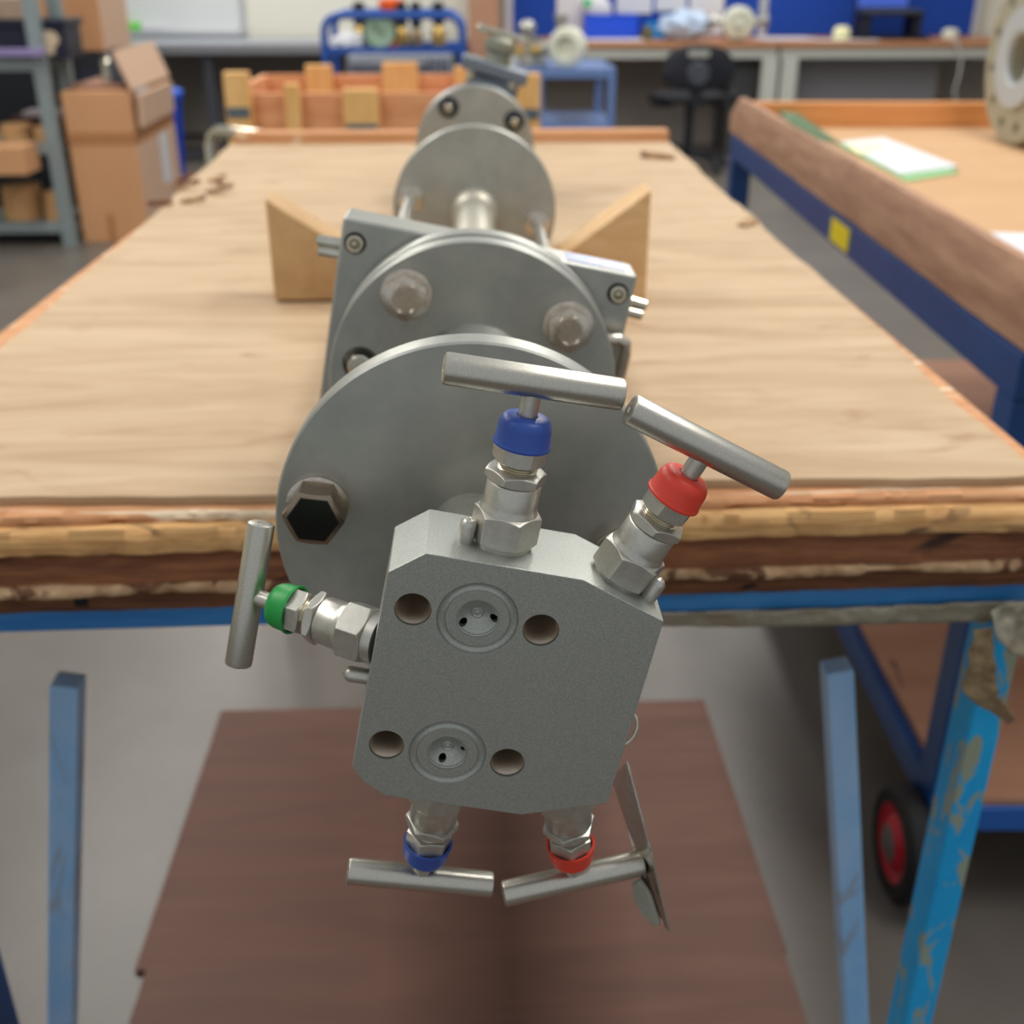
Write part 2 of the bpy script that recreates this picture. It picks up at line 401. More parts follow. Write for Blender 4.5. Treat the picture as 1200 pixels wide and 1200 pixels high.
# --- needle valves
def dome(bm, r, L, M, seg=28):
    lathe(bm, [(r, 0), (r, L - r * .8), (r * .92, L - r * .45), (r * .6, L - r * .12), (r * .45, L - r * .1), (r * .2, L + r * .1), (0, L + r * .15)], seg, M)
def valve(base, end, hdir, capm, colour, k=1.0, rot=0):
    base = Vector(base); end = Vector(end)
    s = (end - base).normalized(); L = (end - base).length
    h = Vector(hdir); h = (h - s * h.dot(s)).normalized()
    M = Matrix.Translation(base) @ Matrix((h, s.cross(h), s)).transposed().to_4x4()
    q = (L / 55.0)
    Z = Matrix.Scale(q, 4, (0, 0, 1)) @ Matrix.Scale(k, 4, (1, 0, 0)) @ Matrix.Scale(k, 4, (0, 1, 0))
    b = B()
    lathe(b, [(9.3, -2.5), (9.3, 1.4)], 48, Z)                                             # collar
    hexnut(b, 9.7, 1.3, 12.2, True, True, Z, rot)
    lathe(b, [(9.6, 11.6), (9.3, 12.8), (8.9, 13.6), (8.7, 14.8), (8.7, 21.6), (8.3, 22.2), (7.6, 22.3)], 56, Z)   # bonnet barrel
    body = obj('needle_valve', b, brushed, inst, bevel=.18)
    body.matrix_local = M
    body['label'] = colour + ' capped needle valve with steel T-handle'
    b = B(); hexnut(b, 8.7, 22.4, 26.2, True, True, Z, rot + .35); obj('lock_nut', b, brushed, body, bevel=.12)
    b = B(); pr = [(5.5, 25.6)]
    for i in range(5): pr += [(6.5, 25.9 + i * .75), (6.1, 26.25 + i * .75)]
    lathe(b, pr + [(6.0, 29.8)], 48, Z); obj('thread', b, bright, body, smooth=20)
    b = B(); hexnut(b, 7.5, 28.8, 37.5, True, True, Z, rot + .1); obj('packing_nut', b, brushed, body, bevel=.15)
    b = B(); lathe(b, [(8.2, 34.6), (9.1, 34.4), (9.2, 35.1), (8.75, 35.9), (8.5, 40.6), (8.0, 42.2), (7.2, 43.4), (5.9, 44.0), (3.4, 44.2), (3.2, 43.8), (3.2, 40)], 56, Z, caps=False)
    o = obj('dust_cap', b, capm, body); o['label'] = colour + ' plastic dust cap'
    b = B(); lathe(b, [(3.1, 36), (3.1, 53)], 32, Z); obj('spindle', b, brushed, body)
    b = B(); c = 55 * q; R = 5.0 * k; hl = 27.9 * k
    lathe(b, [(0, -hl + .5), (1.1, -hl + .5), (1.3, -hl), (R - 1.0, -hl), (R - .25, -hl + .35), (R, -hl + 1.1), (R, hl - 1.1), (R - .25, hl - .35), (R - 1.0, hl), (1.3, hl), (1.1, hl - .5), (0, hl - .5)], 48,
          Matrix.Translation((0, 0, c)) @ Matrix.Rotation(pi / 2, 4, 'Y'))
    obj('handle', b, handle_m, body)
    return body
valve((4.2, YM, 32), (3.0, YM + .5, 87.3), (52, 3, 2), blue_cap, 'blue', rot=.25)
valve((44.3, YM, 27.2), (59.3, YM - 4, 78), (47, 0, -15.7), red_cap, 'red', rot=.5)
valve((-30.5, YM + 1, -11.5), (-75.9, YM + 22, -15.6), (4, 10, 52), green_cap, 'green', k=.95, rot=.25)
valve((1.5, YM, -63), (2.7, YM + 4, -116.5), (52, 1.5, 0), blue_cap, 'blue', rot=.3)
valve((45.5, YM, -57.5), (61.0, YM + 6, -108.2), (46, 8, 10), red_cap, 'red', rot=.1)
# --- lock pins beside the valves
for p, d in (((-7.9, YM - 3, 31.6), (0, 0, 1)), ((54.2, YM - 5, 23.2), (.3, 0, .95)), ((-30.2, YM, -26.8), (-1, 0, 0)),
             ((-9.5, YM, -62.6), (0, 0, -1)), ((55.5, YM, -53.4), (.4, 0, -1))):
    b = B(); dome(b, 2.75, 8.6, along(p, Vector(p) + Vector(d)))
    obj('lock_pin', b, brushed, inst)

# --- neck between block and first flange
b = B()
lathe(b, [(15, YB_ - .4), (16.5, YB_ + 1.0), (16.5, YB_ + 9), (15.5, YB_ + 11), (14, YB_ + 13), (14, -12), (15, -4), (16, 0.3)], 64, RY)
obj('neck_pipe', b, brushed, inst)
b = B(); lathe(b, [(15.6, -30), (16.8, -28.5), (16.8, -24), (15.6, -22.5)], 64, RY); obj('neck_collar', b, brushed, inst)

def bolt_face(name, parent, u, v, y, ap, hgt, m, washer=None, rot=0, cone=True):
    T = Matrix.Translation((u, y, v)) @ Matrix.Rotation(pi / 2, 4, 'X')      # z -> -y, towards the camera
    if washer:
        b = B(); lathe(b, [(washer, 0), (washer, 2.0), (washer - .5, 2.3), (ap * .8, 2.3)], 48, T); obj('washer', b, bolt_m, parent)
    b = B(); z0 = 2.3 if washer else 0
    hexnut(b, ap, z0, z0 + hgt, False, True, T, rot)
    return obj(name, b, m, parent)

FR = 76.2
def flange(y0, y1, m=flange_m, holes=(), hub=None):
    b = B(); lathe(b, [(FR - .8, y0), (FR, y0 + .8), (FR, y1 - .8), (FR - .8, y1)], 160, RY)
    o = obj('flange', b, m, inst, smooth=30)
    cs = []
    for (u, v) in holes:
        c = B(); lathe(c, [(9.5, y0 - 2), (9.5, y1 + 2)], 48, Matrix.Translation((u, 0, v)) @ RY); cs.append(obj('c', c, m))
    if cs: cut(o, cs)
    return o
Q = 60.3; q45 = Q * cos(pi / 4)
f1 = flange(0, 11.5, holes=((-Q, 0), (Q, 0)))
for sgn in (-1, 1):
    b = bolt_face('bolt_head', f1, sgn * Q, 0, -.05, 10.2, 12, dark_bolt, washer=12, rot=.6)
    c = B(); lathe(c, [(9.9, 0), (9.5, .3), (0, .3)], 6, Matrix.Translation((sgn * Q, -14.35, 0)) @ Matrix.Rotation(pi / 2, 4, 'X') @ Matrix.Rotation(.6 + pi / 6, 4, 'Z'))
    o = obj('bolt_end_face', c, bolt_black, f1); o['label'] = 'blackened end face of the bolt head'
# tube between first and second flange
b = B(); lathe(b, [(34, 11), (24, 24), (22, 40), (22, 148), (26, 160), (34, 175)], 64, RY); obj('spool_pipe', b, flange_m, inst)
f2 = flange(174, 186, holes=((-Q, 0), (Q, 0)))
for (u, v) in ((-q45, q45 - 1), (q45, q45 - 1), (-q45, -q45), (q45, -q45)):
    o = bolt_face('bolt_head', f2, u, v, 174, 10.2, 9.5, bolt_m, washer=13.2, rot=.2)
    c = B(); lathe(c, [(8.2, 0), (8.0, .5), (6.6, .7), (6.4, .45), (0, .45)], 40, Matrix.Translation((u, 162.3, v)) @ Matrix.Rotation(pi / 2, 4, 'X'))
    obj('bolt_crown', c, bolt_m, f2)
for sgn in (-1, 1):
    b = B(); rod(b, (sgn * Q, 168, 0), (sgn * Q, 214, 0), 6.4, 32, bev=.8); obj('stud_end', b, bright, f2)
b = B(); lathe(b, [(68, 185.5), (68, 194.5)], 128, RY); obj('gasket_ring', b, flange_m, inst)
f2b = flange(194, 206)
# square valve body behind the second flange
b = B(); prism(b, [(-82, -58), (82, -58), (79.5, 65.5), (-83, 65.5)], 214, 243, MR)
sq = obj('body_plate', b, flange_m, inst, bevel=1.5)
b = B(); lathe(b, [(60, 205), (60, 215)], 96, RY); obj('body_spigot', b, flange_m, inst)
b = B(); lathe(b, [(56, 242), (56, 275), (40, 286), (22, 292)], 96, RY); obj('body_rear', b, flange_m, inst)
b = B(); prism(b, [(-80, 20), (-40, 20), (-36, 60), (-79, 60)], 242, 262, MR); obj('lug_plate', b, flange_m, inst, bevel=1.2)
for u, v in ((-74.8, 53), (71.0, 54)):
    T = Matrix.Translation((u, 214, v)) @ Matrix.Rotation(pi / 2, 4, 'X')
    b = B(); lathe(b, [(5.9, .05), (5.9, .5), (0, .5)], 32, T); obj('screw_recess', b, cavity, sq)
    b = B(); lathe(b, [(4.6, .4), (4.6, 2.6), (4.1, 3.0), (3.0, 3.0), (2.2, 1.6), (1.6, 2.4), (0, 2.6)], 32, T); obj('screw_head', b, bright, sq)
for sgn in (-1, 1):
    b = B(); x0, x1 = sgn * 80, sgn * (97 if sgn < 0 else 92)
    rod(b, (x0, 232, 47), (x1, 232, 46), 3.4, 28, bev=.8); rod(b, (x0, 229, 41.5), (x1 * .985, 229, 41), 3.0, 28, bev=.8)
    obj('side_pin', b, bright, sq)
b = B(); prism(b, [(40, 65.3), (73, 65.3), (73, 66.0), (40, 66.0)], 219, 238, MR)
o = obj('sticker', b, holo, sq); o['label'] = 'shiny iridescent sticker on top edge'
# bent pipe bracket at the right of the second flange
b = B(); tube(b, [(68, 203, 30), (76, 203, 32), (80, 203, 30), (81.5, 204, 24), (82, 205, 8), (81, 206, -14), (77, 207, -30)], 3.6, 12)
o = obj('copper_tube', b, bolt_m, inst); o['label'] = 'bent bronze coloured tube'
# tie rods, pipe and rear flanges
for sgn in (-1, 1):
    b = B(); rod(b, (sgn * Q, 243, 0), (sgn * Q, 668, 0), 5.6, 28); obj('tie_rod', b, brushed, inst)
b = B(); lathe(b, [(17.5, 285), (17.5, 648), (21, 652), (22.5, 660), (22.5, 672.4)], 64, RY); obj('pipe', b, mat('pale pipe steel', (196, 192, 178), .5, .85), inst)
f3 = flange(672, 686)
for (u, v) in ((-Q, 0), (Q, 0)):
    o = bolt_face('nut', f3, u, v, 672, 9.4, 7, bolt_m, washer=12, rot=.2)
b = B(); lathe(b, [(30, 686), (24, 705), (20, 730), (20, 1111)], 64, RY); obj('rear_pipe', b, flange_m, inst)
f4 = flange(1110, 1126)
for (u, v) in ((-q45, q45), (q45, q45)):
    b = B(); lathe(b, [(13, 0), (13, 3), (12, 4), (8, 4)], 40, Matrix.Translation((u, 1110, v)) @ Matrix.Rotation(pi / 2, 4, 'X')); obj('black_washer', b, black_m, f4)
    b = bolt_face('nut', f4, u, v, 1106.5, 8.5, 8, black_m)
    b = B(); rod(b, (u, 1112, v), (u, 1090, v), 5.2, 24, bev=.8); obj('stud_end', b, bright, f4)
rimm = mat('blue grey cast steel', (128, 136, 146), .45, .8)
f5 = flange(1134, 1160, m=rimm)
b = B(); lathe(b, [(66, 1126), (66, 1134)], 64, RY); obj('gasket_ring', b, rimm, inst)
# small top works at the far end
b = B(); prism(b, [(-26, 60), (42, 60), (44, 84), (-27, 84)], 1165, 1230, MR); obj('rear_block', b, rimm, inst, bevel=3)
b = B(); prism(b, [(-36, 88), (52, 82), (52, 98), (-36, 104)], 1160, 1225, MR); obj('rear_clamp_plate', b, rimm, inst, bevel=2)
for u in (-22, 34):
    b = B(); rod(b, (u, 1168, 76), (u, 1168, 97), 6, 20); obj('clamp_bolt', b, bright, inst)
b = B(); lathe(b, [(60, 1160), (60, 1235), (40, 1245)], 64, RY); obj('rear_housing', b, rimm, inst)
b = B(); lathe(b, [(18, 94), (16, 112), (21, 118), (21, 128), (12, 134), (0, 134)], 40, Matrix.Translation((10, 1195, 0))); obj('rear_bonnet', b, mat('dull olive steel', (146, 148, 134), .5, .7), inst)
b = B(); rod(b, (-24, 1195, 139), (44, 1195, 135), 5, 20, bev=1.5); obj('rear_crossbar', b, bright, inst)
# hanging tag on a split ring
b = B(); tube(b, [(64 + 5.8 * cos(t), YM + 14 + 2 * sin(t), -41 + 6.8 * sin(t)) for t in [2 * pi * i / 28 for i in range(29)]], .75, 10)
ring = obj('split_ring', b, bright, inst)
IV = INST.inverted()
def plate(pts, th):
    P_ = [IV @ p for p in pts]; n = (P_[1] - P_[0]).cross(P_[-1] - P_[0]).normalized() * th
    bm = B(); a = [bm.verts.new(p) for p in P_]; c = [bm.verts.new(p + n) for p in P_]; k = len(P_)
    bm.faces.new(a[::-1]); bm.faces.new(c)
    for q in range(k): bm.faces.new((a[q], a[(q + 1) % k], c[(q + 1) % k], c[q]))
    return bm
b = plate([at(734, 893, .326), at(760, 992, .319), at(784, 1093, .312), at(778, 1085, .316), at(751, 1030, .325), at(735, 970, .334), at(716, 912, .345)], .9)
tagp = obj('metal_tag', b, mat('mirror tag steel', (196, 190, 180), .22, 1, bump=.5, bump_scale=.08, bump_dist=.001), inst, smooth=0, bevel=.15)
b = plate([at(752, 1028, .3235), at(764, 1045, .3195), at(776, 1082, .315), at(768, 1083, .3165), at(756, 1066, .320), at(746, 1050, .324), at(744, 1032, .3255)], -2.2)
o = obj('tape_scrap', b, mat('grey scrap', (150, 150, 138), .7, bump=.8, bump_scale=.25, bump_dist=.002), tagp, bevel=.8); o['label'] = 'crumpled pale scrap stuck to tag'

# ================================================================== bench under the assembly
bench = thing('workbench', 'battered plywood-topped workbench on a chipped blue steel frame, carrying the valve assembly', 'workbench', (0, 1.35, 0))
bench_off = Vector((0, 1.35, 0)); bench.rotation_euler = (-.0045, 0, 0); bench.location = (0, 1.346, -.0034)
def bobj(name, bm, m, **k):
    bmesh.ops.translate(bm, verts=bm.verts, vec=-bench_off)
    return obj(name, bm, m, bench, **k)
ZT = .875
def wavy(pts, n, amp, seed):
    out = []
    for i in range(len(pts)):
        a = Vector(pts[i]); c = Vector(pts[(i + 1) % len(pts)]); d = (c - a); nn = Vector((d.y, -d.x)).normalized()
        for k in range(n):
            t = k / n; p = a + d * t
            o = amp * (noise.noise(Vector((p.x * 6, p.y * 6, seed))) + .5 * noise.noise(Vector((p.x * 25, p.y * 25, seed))))
            out.append(p + nn * o)
    return out
b = B(); prism(b, wavy([(-.372, .592), (.345, .604), (.371, 2.17), (-.43, 2.12)], 60, .006, 2), ZT - .006, ZT)
top = bobj('plywood_sheet', b, ply, smooth=0, bevel=.001)
for nm, z0, z1, yf, m, amp, sd in (('ply_underlay', .8635, .869, .584, ply_red, .003, 1), ('edge_plank', .849, .8635, .574, timber_light, .003, 4),
                                   ('edge_plank', .829, .849, .575, timber_dark, .002, 7), ('torn_ply_layer', .8235, .829, .571, torn, .005, 11),
                                   ('lower_plank', .8102, .8238, .577, timber_dark2, .002, 13)):
    b = B(); subdiv_box(b, -.42, .375, yf, yf + .06, z0, z1, 420, amp, sd)
    for v in b.verts: v.co.y += (v.co.x) * .018
    bobj(nm, b, m, smooth=60)
b = B(); box(b, -.41, .362, .62, 2.12, .815, .8685); bobj('core_board', b, ply_red, smooth=0)
for i, (x, z, yy) in enumerate(((-.232, .8175, .572), (-.36, .8175, .570), (.338, .857, .578))):
    b = B(); box(b, x - .0035, x + .0035, yy, yy + .006, z - .0035, z + .0035); bobj('nail_hole', b, cavity, smooth=0)
# upstand at the far end, splinters at the left edge
b = B(); box(b, -.425, .37, 2.125, 2.165, .85, .895)
bobj('end_upstand', b, ply_red, smooth=0, bevel=.003)
random.seed(3)
for i in range(9):
    b = B(); x, y = -.40 + random.uniform(-.03, .035), 1.62 + random.uniform(-.10, .1)
    bar(b, (x, y, ZT + .002), (x + random.uniform(.01, .04), y + random.uniform(-.03, .03), ZT + random.uniform(.004, .014)), .006, .004)
    bobj('splinter', b, timber_dark if i % 2 else torn, smooth=0)
for (x0, y0, x1, y1) in ((.342, 1.9, .29, 1.93), (.33, 1.35, .35, 1.37)):
    b = B(); bar(b, (x0, y0, ZT + .001), (x1, y1, ZT + .005), .012, .004); bobj('splinter', b, torn, smooth=0)
# frame
b = B(); box(b, -.42, .40, .580, .612, .795, .8100)
for v in b.verts: v.co.y += v.co.x * .018
bobj('front_rail', b, blue_bar, smooth=0, bevel=.002)
b = B(); box(b, -.40, .362, 2.06, 2.10, .775, .814); bobj('rear_rail', b, blue_bar, smooth=0, bevel=.002)
for x in (-.40, .325):
    b = B(); box(b, x, x + .035, .613, 2.06, .775, .8140); bobj('side_rail', b, blue_bar, smooth=0, bevel=.002)
def post(p0, p1, wx, wy, m, name='leg'):
    b = B(); bar(b, p0, p1, wx, wy); return bobj(name, b, m, smooth=0, bevel=.002)
post((.344, .615, .004), (.344, .615, .794), .022, .03, blue_chip)
post((-.392, .612, .004), (-.392, .612, .794), .044, .05, navy)
post((.345, 2.08, 0), (.345, 2.08, .774), .04, .04, blue_chip)
post((-.40, 2.08, 0), (-.40, 2.08, .774), .04, .04, blue_chip)
# inner splayed posts
post((-.4216, .68, .004), (-.2951, .68, .691), .0205, .0205, blue_dusty, 'brace_post')
post((.383, .68, .004), (.2663, .68, .689), .0205, .0205, blue_dusty, 'brace_post')
b = B(); box(b, -.397, .356, .93, 1.43, .112, .126)
for v in b.verts: pass
bobj('lower_shelf', b, brown_ply, smooth=0, bevel=.002)
b = B(); box(b, -.383, .352, .05, .94, .1125, .1265); bobj('lower_shelf', b, brown_ply, smooth=0)
for x in (-.36, .33):
    b = B(); box(b, x - .02, x + .02, .05, 1.42, .072, .1115); bobj('shelf_rail', b, navy, smooth=0)
    for yy in (.10, 1.2):
        b = B(); box(b, x - .02, x + .02, yy - .02, yy + .02, 0, .072); bobj('shelf_foot', b, navy, smooth=0)
# plastic film along the front rail and torn tape at the right leg
def crumple(pts_a, pts_b, n, m_, amp, seed, thick=.0008):
    """ribbon between two polylines, crumpled"""
    bm = B(); g = []
    def samp(P_, t):
        k = t * (len(P_) - 1); i = min(int(k), len(P_) - 2); return Vector(P_[i]).lerp(Vector(P_[i + 1]), k - i)
    for i in range(n + 1):
        a, c = samp(pts_a, i / n), samp(pts_b, i / n); row = []
        for j in range(m_ + 1):
            p = a.lerp(c, j / m_)
            p = p + Vector((0, -1, .2)) * amp * noise.noise(p * 55 + Vector((seed, 0, 0))) + Vector((0, -.4, .3)) * amp * noise.noise(p * 160)
            row.append(bm.verts.new(p))
        g.append(row)
    for i in range(n):
        for j in range(m_): bm.faces.new((g[i][j], g[i + 1][j], g[i + 1][j + 1], g[i][j + 1]))
    return bm
b = crumple([(.0, .577, .7965), (.15, .578, .797), (.335, .581, .800)], [(.0, .579, .793), (.15, .580, .786), (.335, .581, .7855)], 140, 6, .004, 3)
o = bobj('film_strip', b, film, smooth=60); o.modifiers.new('s', 'SOLIDIFY').thickness = .001
tA = [at(px, py, .578) for px, py in ((1141, 738), (1133, 775), (1128, 812), (1152, 830), (1183, 848))]
tB = [at(px, py, .572) for px, py in ((1168, 738), (1161, 765), (1166, 790), (1172, 818), (1190, 843))]
b = crumple(tA, tB, 40, 14, .007, 9)
o = bobj('torn_tape', b, tape_m, smooth=60); o.modifiers.new('s', 'SOLIDIFY').thickness = .001
tA = [at(px, py, .572) for px, py in ((1160, 716), (1180, 708), (1212, 703))]
tB = [at(px, py, .566) for px, py in ((1166, 745), (1182, 764), (1212, 774))]
b = crumple(tA, tB, 24, 20, .006, 19)
o = bobj('torn_film', b, film, smooth=60); o.modifiers.new('s', 'SOLIDIFY').thickness = .001

# wooden wedges
def wedge(label, x_out, x_in, y0, y1, h, m):
    b = B(); sg = 1 if x_in > x_out else -1
    prism(b, [(x_out, 0), (x_in, 0), (x_in, .004), (x_out, h)], y0, y1, MR)
    o = obj('wooden_wedge', b, m, smooth=0, bevel=.002); tag(o, label, 'wedge', 'wooden wedges beside the assembly')
    o.location = (0, 0, ZT); centre(o); return o
wedge('dusty brown wooden wedge on the bench left of the valve assembly', -.182, -.045, 1.02, 1.065, .093, pine2)
wedge('pale pine wedge with a red knot on the bench right of the valve assembly', .163, .03, 1.01, 1.055, .100, pine)

# ================================================================== right bench
RB = thing('timber_edged_workbench', 'blue steel workbench with rough timber edging and kraft paper top, right', 'workbench', (.594, 1.12, 0), -radians(2.45))
def r_obj(name, bm, m, **k): return obj(name, bm, m, RB, **k)
# local: x to the right, y away
b = B(); box(b, .036, 1.9, .0, 1.80, .784, .800); r_obj('table_top', b, kraft, smooth=0)
b = B(); subdiv_box(b, -.12, 1.86, 0, .034, .782, .862, 120, .002, 5)
M_ = Matrix.Rotation(-pi / 2, 4, 'Z') @ Matrix.Identity(4)
for v in b.verts: v.co = Vector((v.co.y, v.co.x, v.co.z))
r_obj('edge_board', b, old_board, smooth=40)
b = B(); box(b, .036, 1.9, 1.78, 1.815, .795, .858); r_obj('rear_board', b, mat('orange timber', (200, 132, 72), .7, 0, col2=(216, 150, 90), scale=5, stretch=(1, 8, 8), spot=(130, 74, 40), spot_scale=9, spot_at=.68), smooth=0, bevel=.003)
b = B(); box(b, -.004, .036, 0, 1.8, .728, .780); r_obj('side_rail', b, navy, smooth=0, bevel=.002)
for y in (.0, 1.76):
    b = B(); box(b, -.003, .045, y, y + .05, .18, .727); r_obj('leg', b, navy, smooth=0, bevel=.002)
b = B(); box(b, -.006, -.0042, .68, .79, .735, .772); r_obj('yellow_label', b, yellow_m, smooth=0)
b = B(); box(b, .0, 1.8, -.02, .012, .14, .178); r_obj('lower_front_rail', b, bench_blue, smooth=0, bevel=.002)
b = B(); box(b, .0, .034, .013, 1.8, .14, .178); r_obj('lower_side_rail', b, navy, smooth=0, bevel=.002)
b = B(); box(b, .02, 1.8, -.015, 1.79, .1785, .19); r_obj('lower_shelf', b, shelf_ply, smooth=0, bevel=.001)
wl = None
for y in (.02, 1.6):
    T = Matrix.Translation((-.018, y, .083)) @ Matrix.Rotation(pi / 2, 4, 'Y')
    b = B(); lathe(b, [(.054, -.017), (.072, -.019), (.081, -.012), (.083, 0), (.081, .012), (.072, .019), (.054, .017), (.054, -.017)], 56, T, caps=False)
    wl = r_obj('wheel', b, tyre)
    b = B(); lathe(b, [(.026, -.021), (.03, -.019), (.04, -.011), (.05, -.015), (.054, -.0165), (.054, .016)], 48, T, caps=False); obj('wheel_rim', b, red_wheel, wl)
    b = B(); lathe(b, [(0, -.026), (.012, -.026), (.026, -.02), (.026, .016)], 32, T); obj('hub', b, grey_hub, wl)
    b = B(); box(b, -.006, .01, y - .02, y + .02, .083, .14); r_obj('wheel_fork', b, grey_hub, smooth=0)

def sheet(name, pts, z, m, label, cat, th=.0015, group=None):
    b = B(); prism(b, pts, z, z + th); o = obj(name, b, m, smooth=0); tag(o, label, cat, group); return centre(o)
def zxy(x, y, z): p = atz(x, y, z); return (p.x, p.y)
zt = .801
# open folder with papers
fol = thing('paper_folder', 'open green folder with white papers lying on the kraft covered right bench', 'folder', atz(1050, 190, zt))
def sub(name, pts, z0, z1, m, par):
    o_ = par.location; b = B(); prism(b, [(x - o_.x, y - o_.y) for x, y in pts], z0 - o_.z, z1 - o_.z); return obj(name, b, m, par, smooth=0)
P1 = [zxy(982, 170, zt), zxy(1032, 166, zt), zxy(1124, 203, zt), zxy(1062, 213, zt)]
sub('folder_cover', P1, zt, zt + .002, green_paper, fol)
P2 = [zxy(985, 169, zt), zxy(1035, 164, zt), zxy(1122, 198, zt), zxy(1054, 207, zt)]
sub('paper_stack', P2, zt + .0022, zt + .006, white_m, fol)
sub('sticky_note', [zxy(992, 172, zt), zxy(1030, 170, zt), zxy(1042, 180, zt), zxy(1004, 184, zt)], zt + .0062, zt + .0066, yellow_paper, fol)
# folder flap leaning along the timber edging
b = B()
pts = [atz(905, 122, .815), atz(935, 132, .83), atz(985, 168, .82), atz(962, 163, .865), atz(925, 142, .866)]
vs = [b.verts.new(p) for p in pts]; b.faces.new(vs)
o = obj('folder_flap', b, mat('deep green card', (70, 104, 66), .7), smooth=0); o.modifiers.new('s', 'SOLIDIFY').thickness = .003
tag(o, 'dark green card leaning against the timber edging of the right bench', 'card'); centre(o)
sheet('paper_sheet', [zxy(1160, 273, zt), zxy(1215, 275, zt), zxy(1240, 310, zt), zxy(1200, 297, zt)], zt, white_m, 'white paper sheet by the right edge, on the kraft covered bench', 'paper')
# big flange standing on the bench
bf = thing('pipe_flange', 'large olive grey drilled flange standing on edge at the right', 'flange', (1.235, 2.56, .8005), 0); bf.scale = (1.17,) * 3
TF = Matrix.Translation((0, 0, .155)) @ Matrix.Rotation(radians(-90), 4, 'Y')
TFm = TF
b = B(); lathe(b, [(.151, -.022), (.155, -.018), (.155, .018), (.151, .022)], 120, TFm)
fl = obj('flange_disc', b, olive, bf); fl_m = fl
cs = []
for i in range(12):
    a = 2 * pi * (i + .4) / 12
    c = B(); lathe(c, [(.0105, -.03), (.0105, .03)], 24, TFm @ Matrix.Translation((.124 * cos(a), .124 * sin(a), 0))); cs.append(obj('c', c, olive))
c = B(); lathe(c, [(.042, -.05), (.042, .05)], 48, TFm); cs.append(obj('c', c, olive))
cut(fl, cs)
b = B(); lathe(b, [(.042, .021), (.086, .021), (.09, .026), (.088, .033), (.05, .033), (.043, .028)], 80, TFm, caps=False); obj('raised_face', b, seal_m, bf)
b = B(); lathe(b, [(.0425, -.2), (.0425, .03)], 60, TFm, caps=False)
lathe(b, [(.075, -.2), (.080, -.05), (.10, -.022)], 60, TFm, caps=False); obj('flange_neck', b, seal_m, bf)
b = B(); lathe(b, [(.15, -.30), (.155, -.295), (.155, -.262), (.10, -.258), (.078, -.2)], 80, TFm); obj('rear_flange_disc', b, seal_m, bf)

# ================================================================== background, right: desk, chair, boards
def pxbox(x0, y0, x1, y1, Y, dp):
    a, c = at(x0, y1, Y), at(x1, y0, Y); return a.x, c.x, Y, Y + dp, a.z, c.z
DY = 7.85
desk = thing('long_desk', 'long beech topped desk with light grey frame along the back wall, right', 'desk', (2.0, DY, 0))
def dobj(name, args, m, par=desk, **k):
    x0, x1, y0, y1, z0, z1 = args; o_ = par.location
    b = B(); box(b, x0 - o_.x, x1 - o_.x, y0 - o_.y, y1 - o_.y, z0 - o_.z, z1 - o_.z)
    return obj(name, b, m, par, smooth=0, **k)
x600 = at(588, 60, DY).x; x905 = at(914, 60, DY).x
dobj('desk_top', (x600, x905 - .005, DY, DY + .70, .700, .735), desk_edge)
dobj('desk_top', (x905 + .005, 4.0, DY, DY + .70, .700, .735), desk_edge)
dobj('frame_rail', (x600, x905 - .01, DY + .02, DY + .05, .635, .700), desk_frame)
dobj('frame_rail', (x905 + .01, 4.0, DY + .02, DY + .05, .635, .700), desk_frame)
for x in (903, 926):
    c = at(x, 90, DY).x; dobj('frame_leg', (c - .055, c + .05, DY + .02, DY + .07, 0, .635), desk_frame)
for x in (x600 + .03, 3.9): dobj('frame_leg', (x, x + .08, DY + .02, DY + .07, 0, .635), desk_frame)
c = at(935, 90, DY).x
dobj('modesty_panel', (c + .05, at(1120, 90, DY).x, DY + .30, DY + .32, .12, .65), mat('grey panel', (136, 134, 140), .6))
dobj('under_desk_pedestal', (at(862, 90, DY).x, at(893, 90, DY).x, DY + .15, DY + .55, 0, .63), mat('charcoal', (70, 70, 72), .6))
DZ = .736
# chair
ch = thing('office_chair', 'black swivel office chair with rounded back in front of the desk', 'chair', at(810, 186, 7.25).xy.to_3d())
cx = ch.location
Yc = 7.25
s_ = lambda px: px / 1300 * 6.6
def cz(row): return at(818, row, Yc).z
b = B(); pts = []
zc_, hw, hh = (cz(52) + cz(106)) / 2, .232, (cz(52) - cz(106)) / 2
for t in [2 * pi * i / 40 for i in range(40)]:
    ex = .82 if sin(t) > 0 else 1.0
    pts.append((hw * abs(cos(t)) ** .8 * (1 if cos(t) > 0 else -1) * ex ** .5, zc_ + hh * abs(sin(t)) ** .75 * (1 if sin(t) > 0 else -1)))
prism(b, pts, -.05, 0, MR)
bk = obj('backrest', b, black_m, ch, bevel=.015)
c1 = B(); box(c1, -.07, .07, -.1, .1, cz(66), cz(58)); c1 = obj('c', c1, black_m)
cut(bk, [c1])
b = B(); lathe(b, [(0, 0), (.06, 0), (.07, .012), (.06, .02)], 32, Matrix.Translation((0, -.065, cz(86))) @ Matrix.Rotation(-pi / 2, 4, 'X')); obj('back_hub', b, dark_grey, ch)
b = B(); prism(b, [(.24 * cos(t) , .20 + .22 * sin(t)) for t in [2 * pi * i / 32 for i in range(32)]], cz(122), cz(112)); obj('seat', b, black_m, ch, bevel=.02)
b = B(); box(b, -.035, .035, -.03, .01, cz(122) - .02, cz(96)); obj('back_bar', b, black_m, ch, smooth=0, bevel=.008)
for sg in (-1, 1):
    b = B(); tube(b, [(sg * .12, .12, cz(124)), (sg * .24, .1, cz(124)), (sg * .27, .06, cz(114)), (sg * .26, -.04, cz(110)), (sg * .19, -.06, cz(113))], .018); obj('armrest', b, black_m, ch)
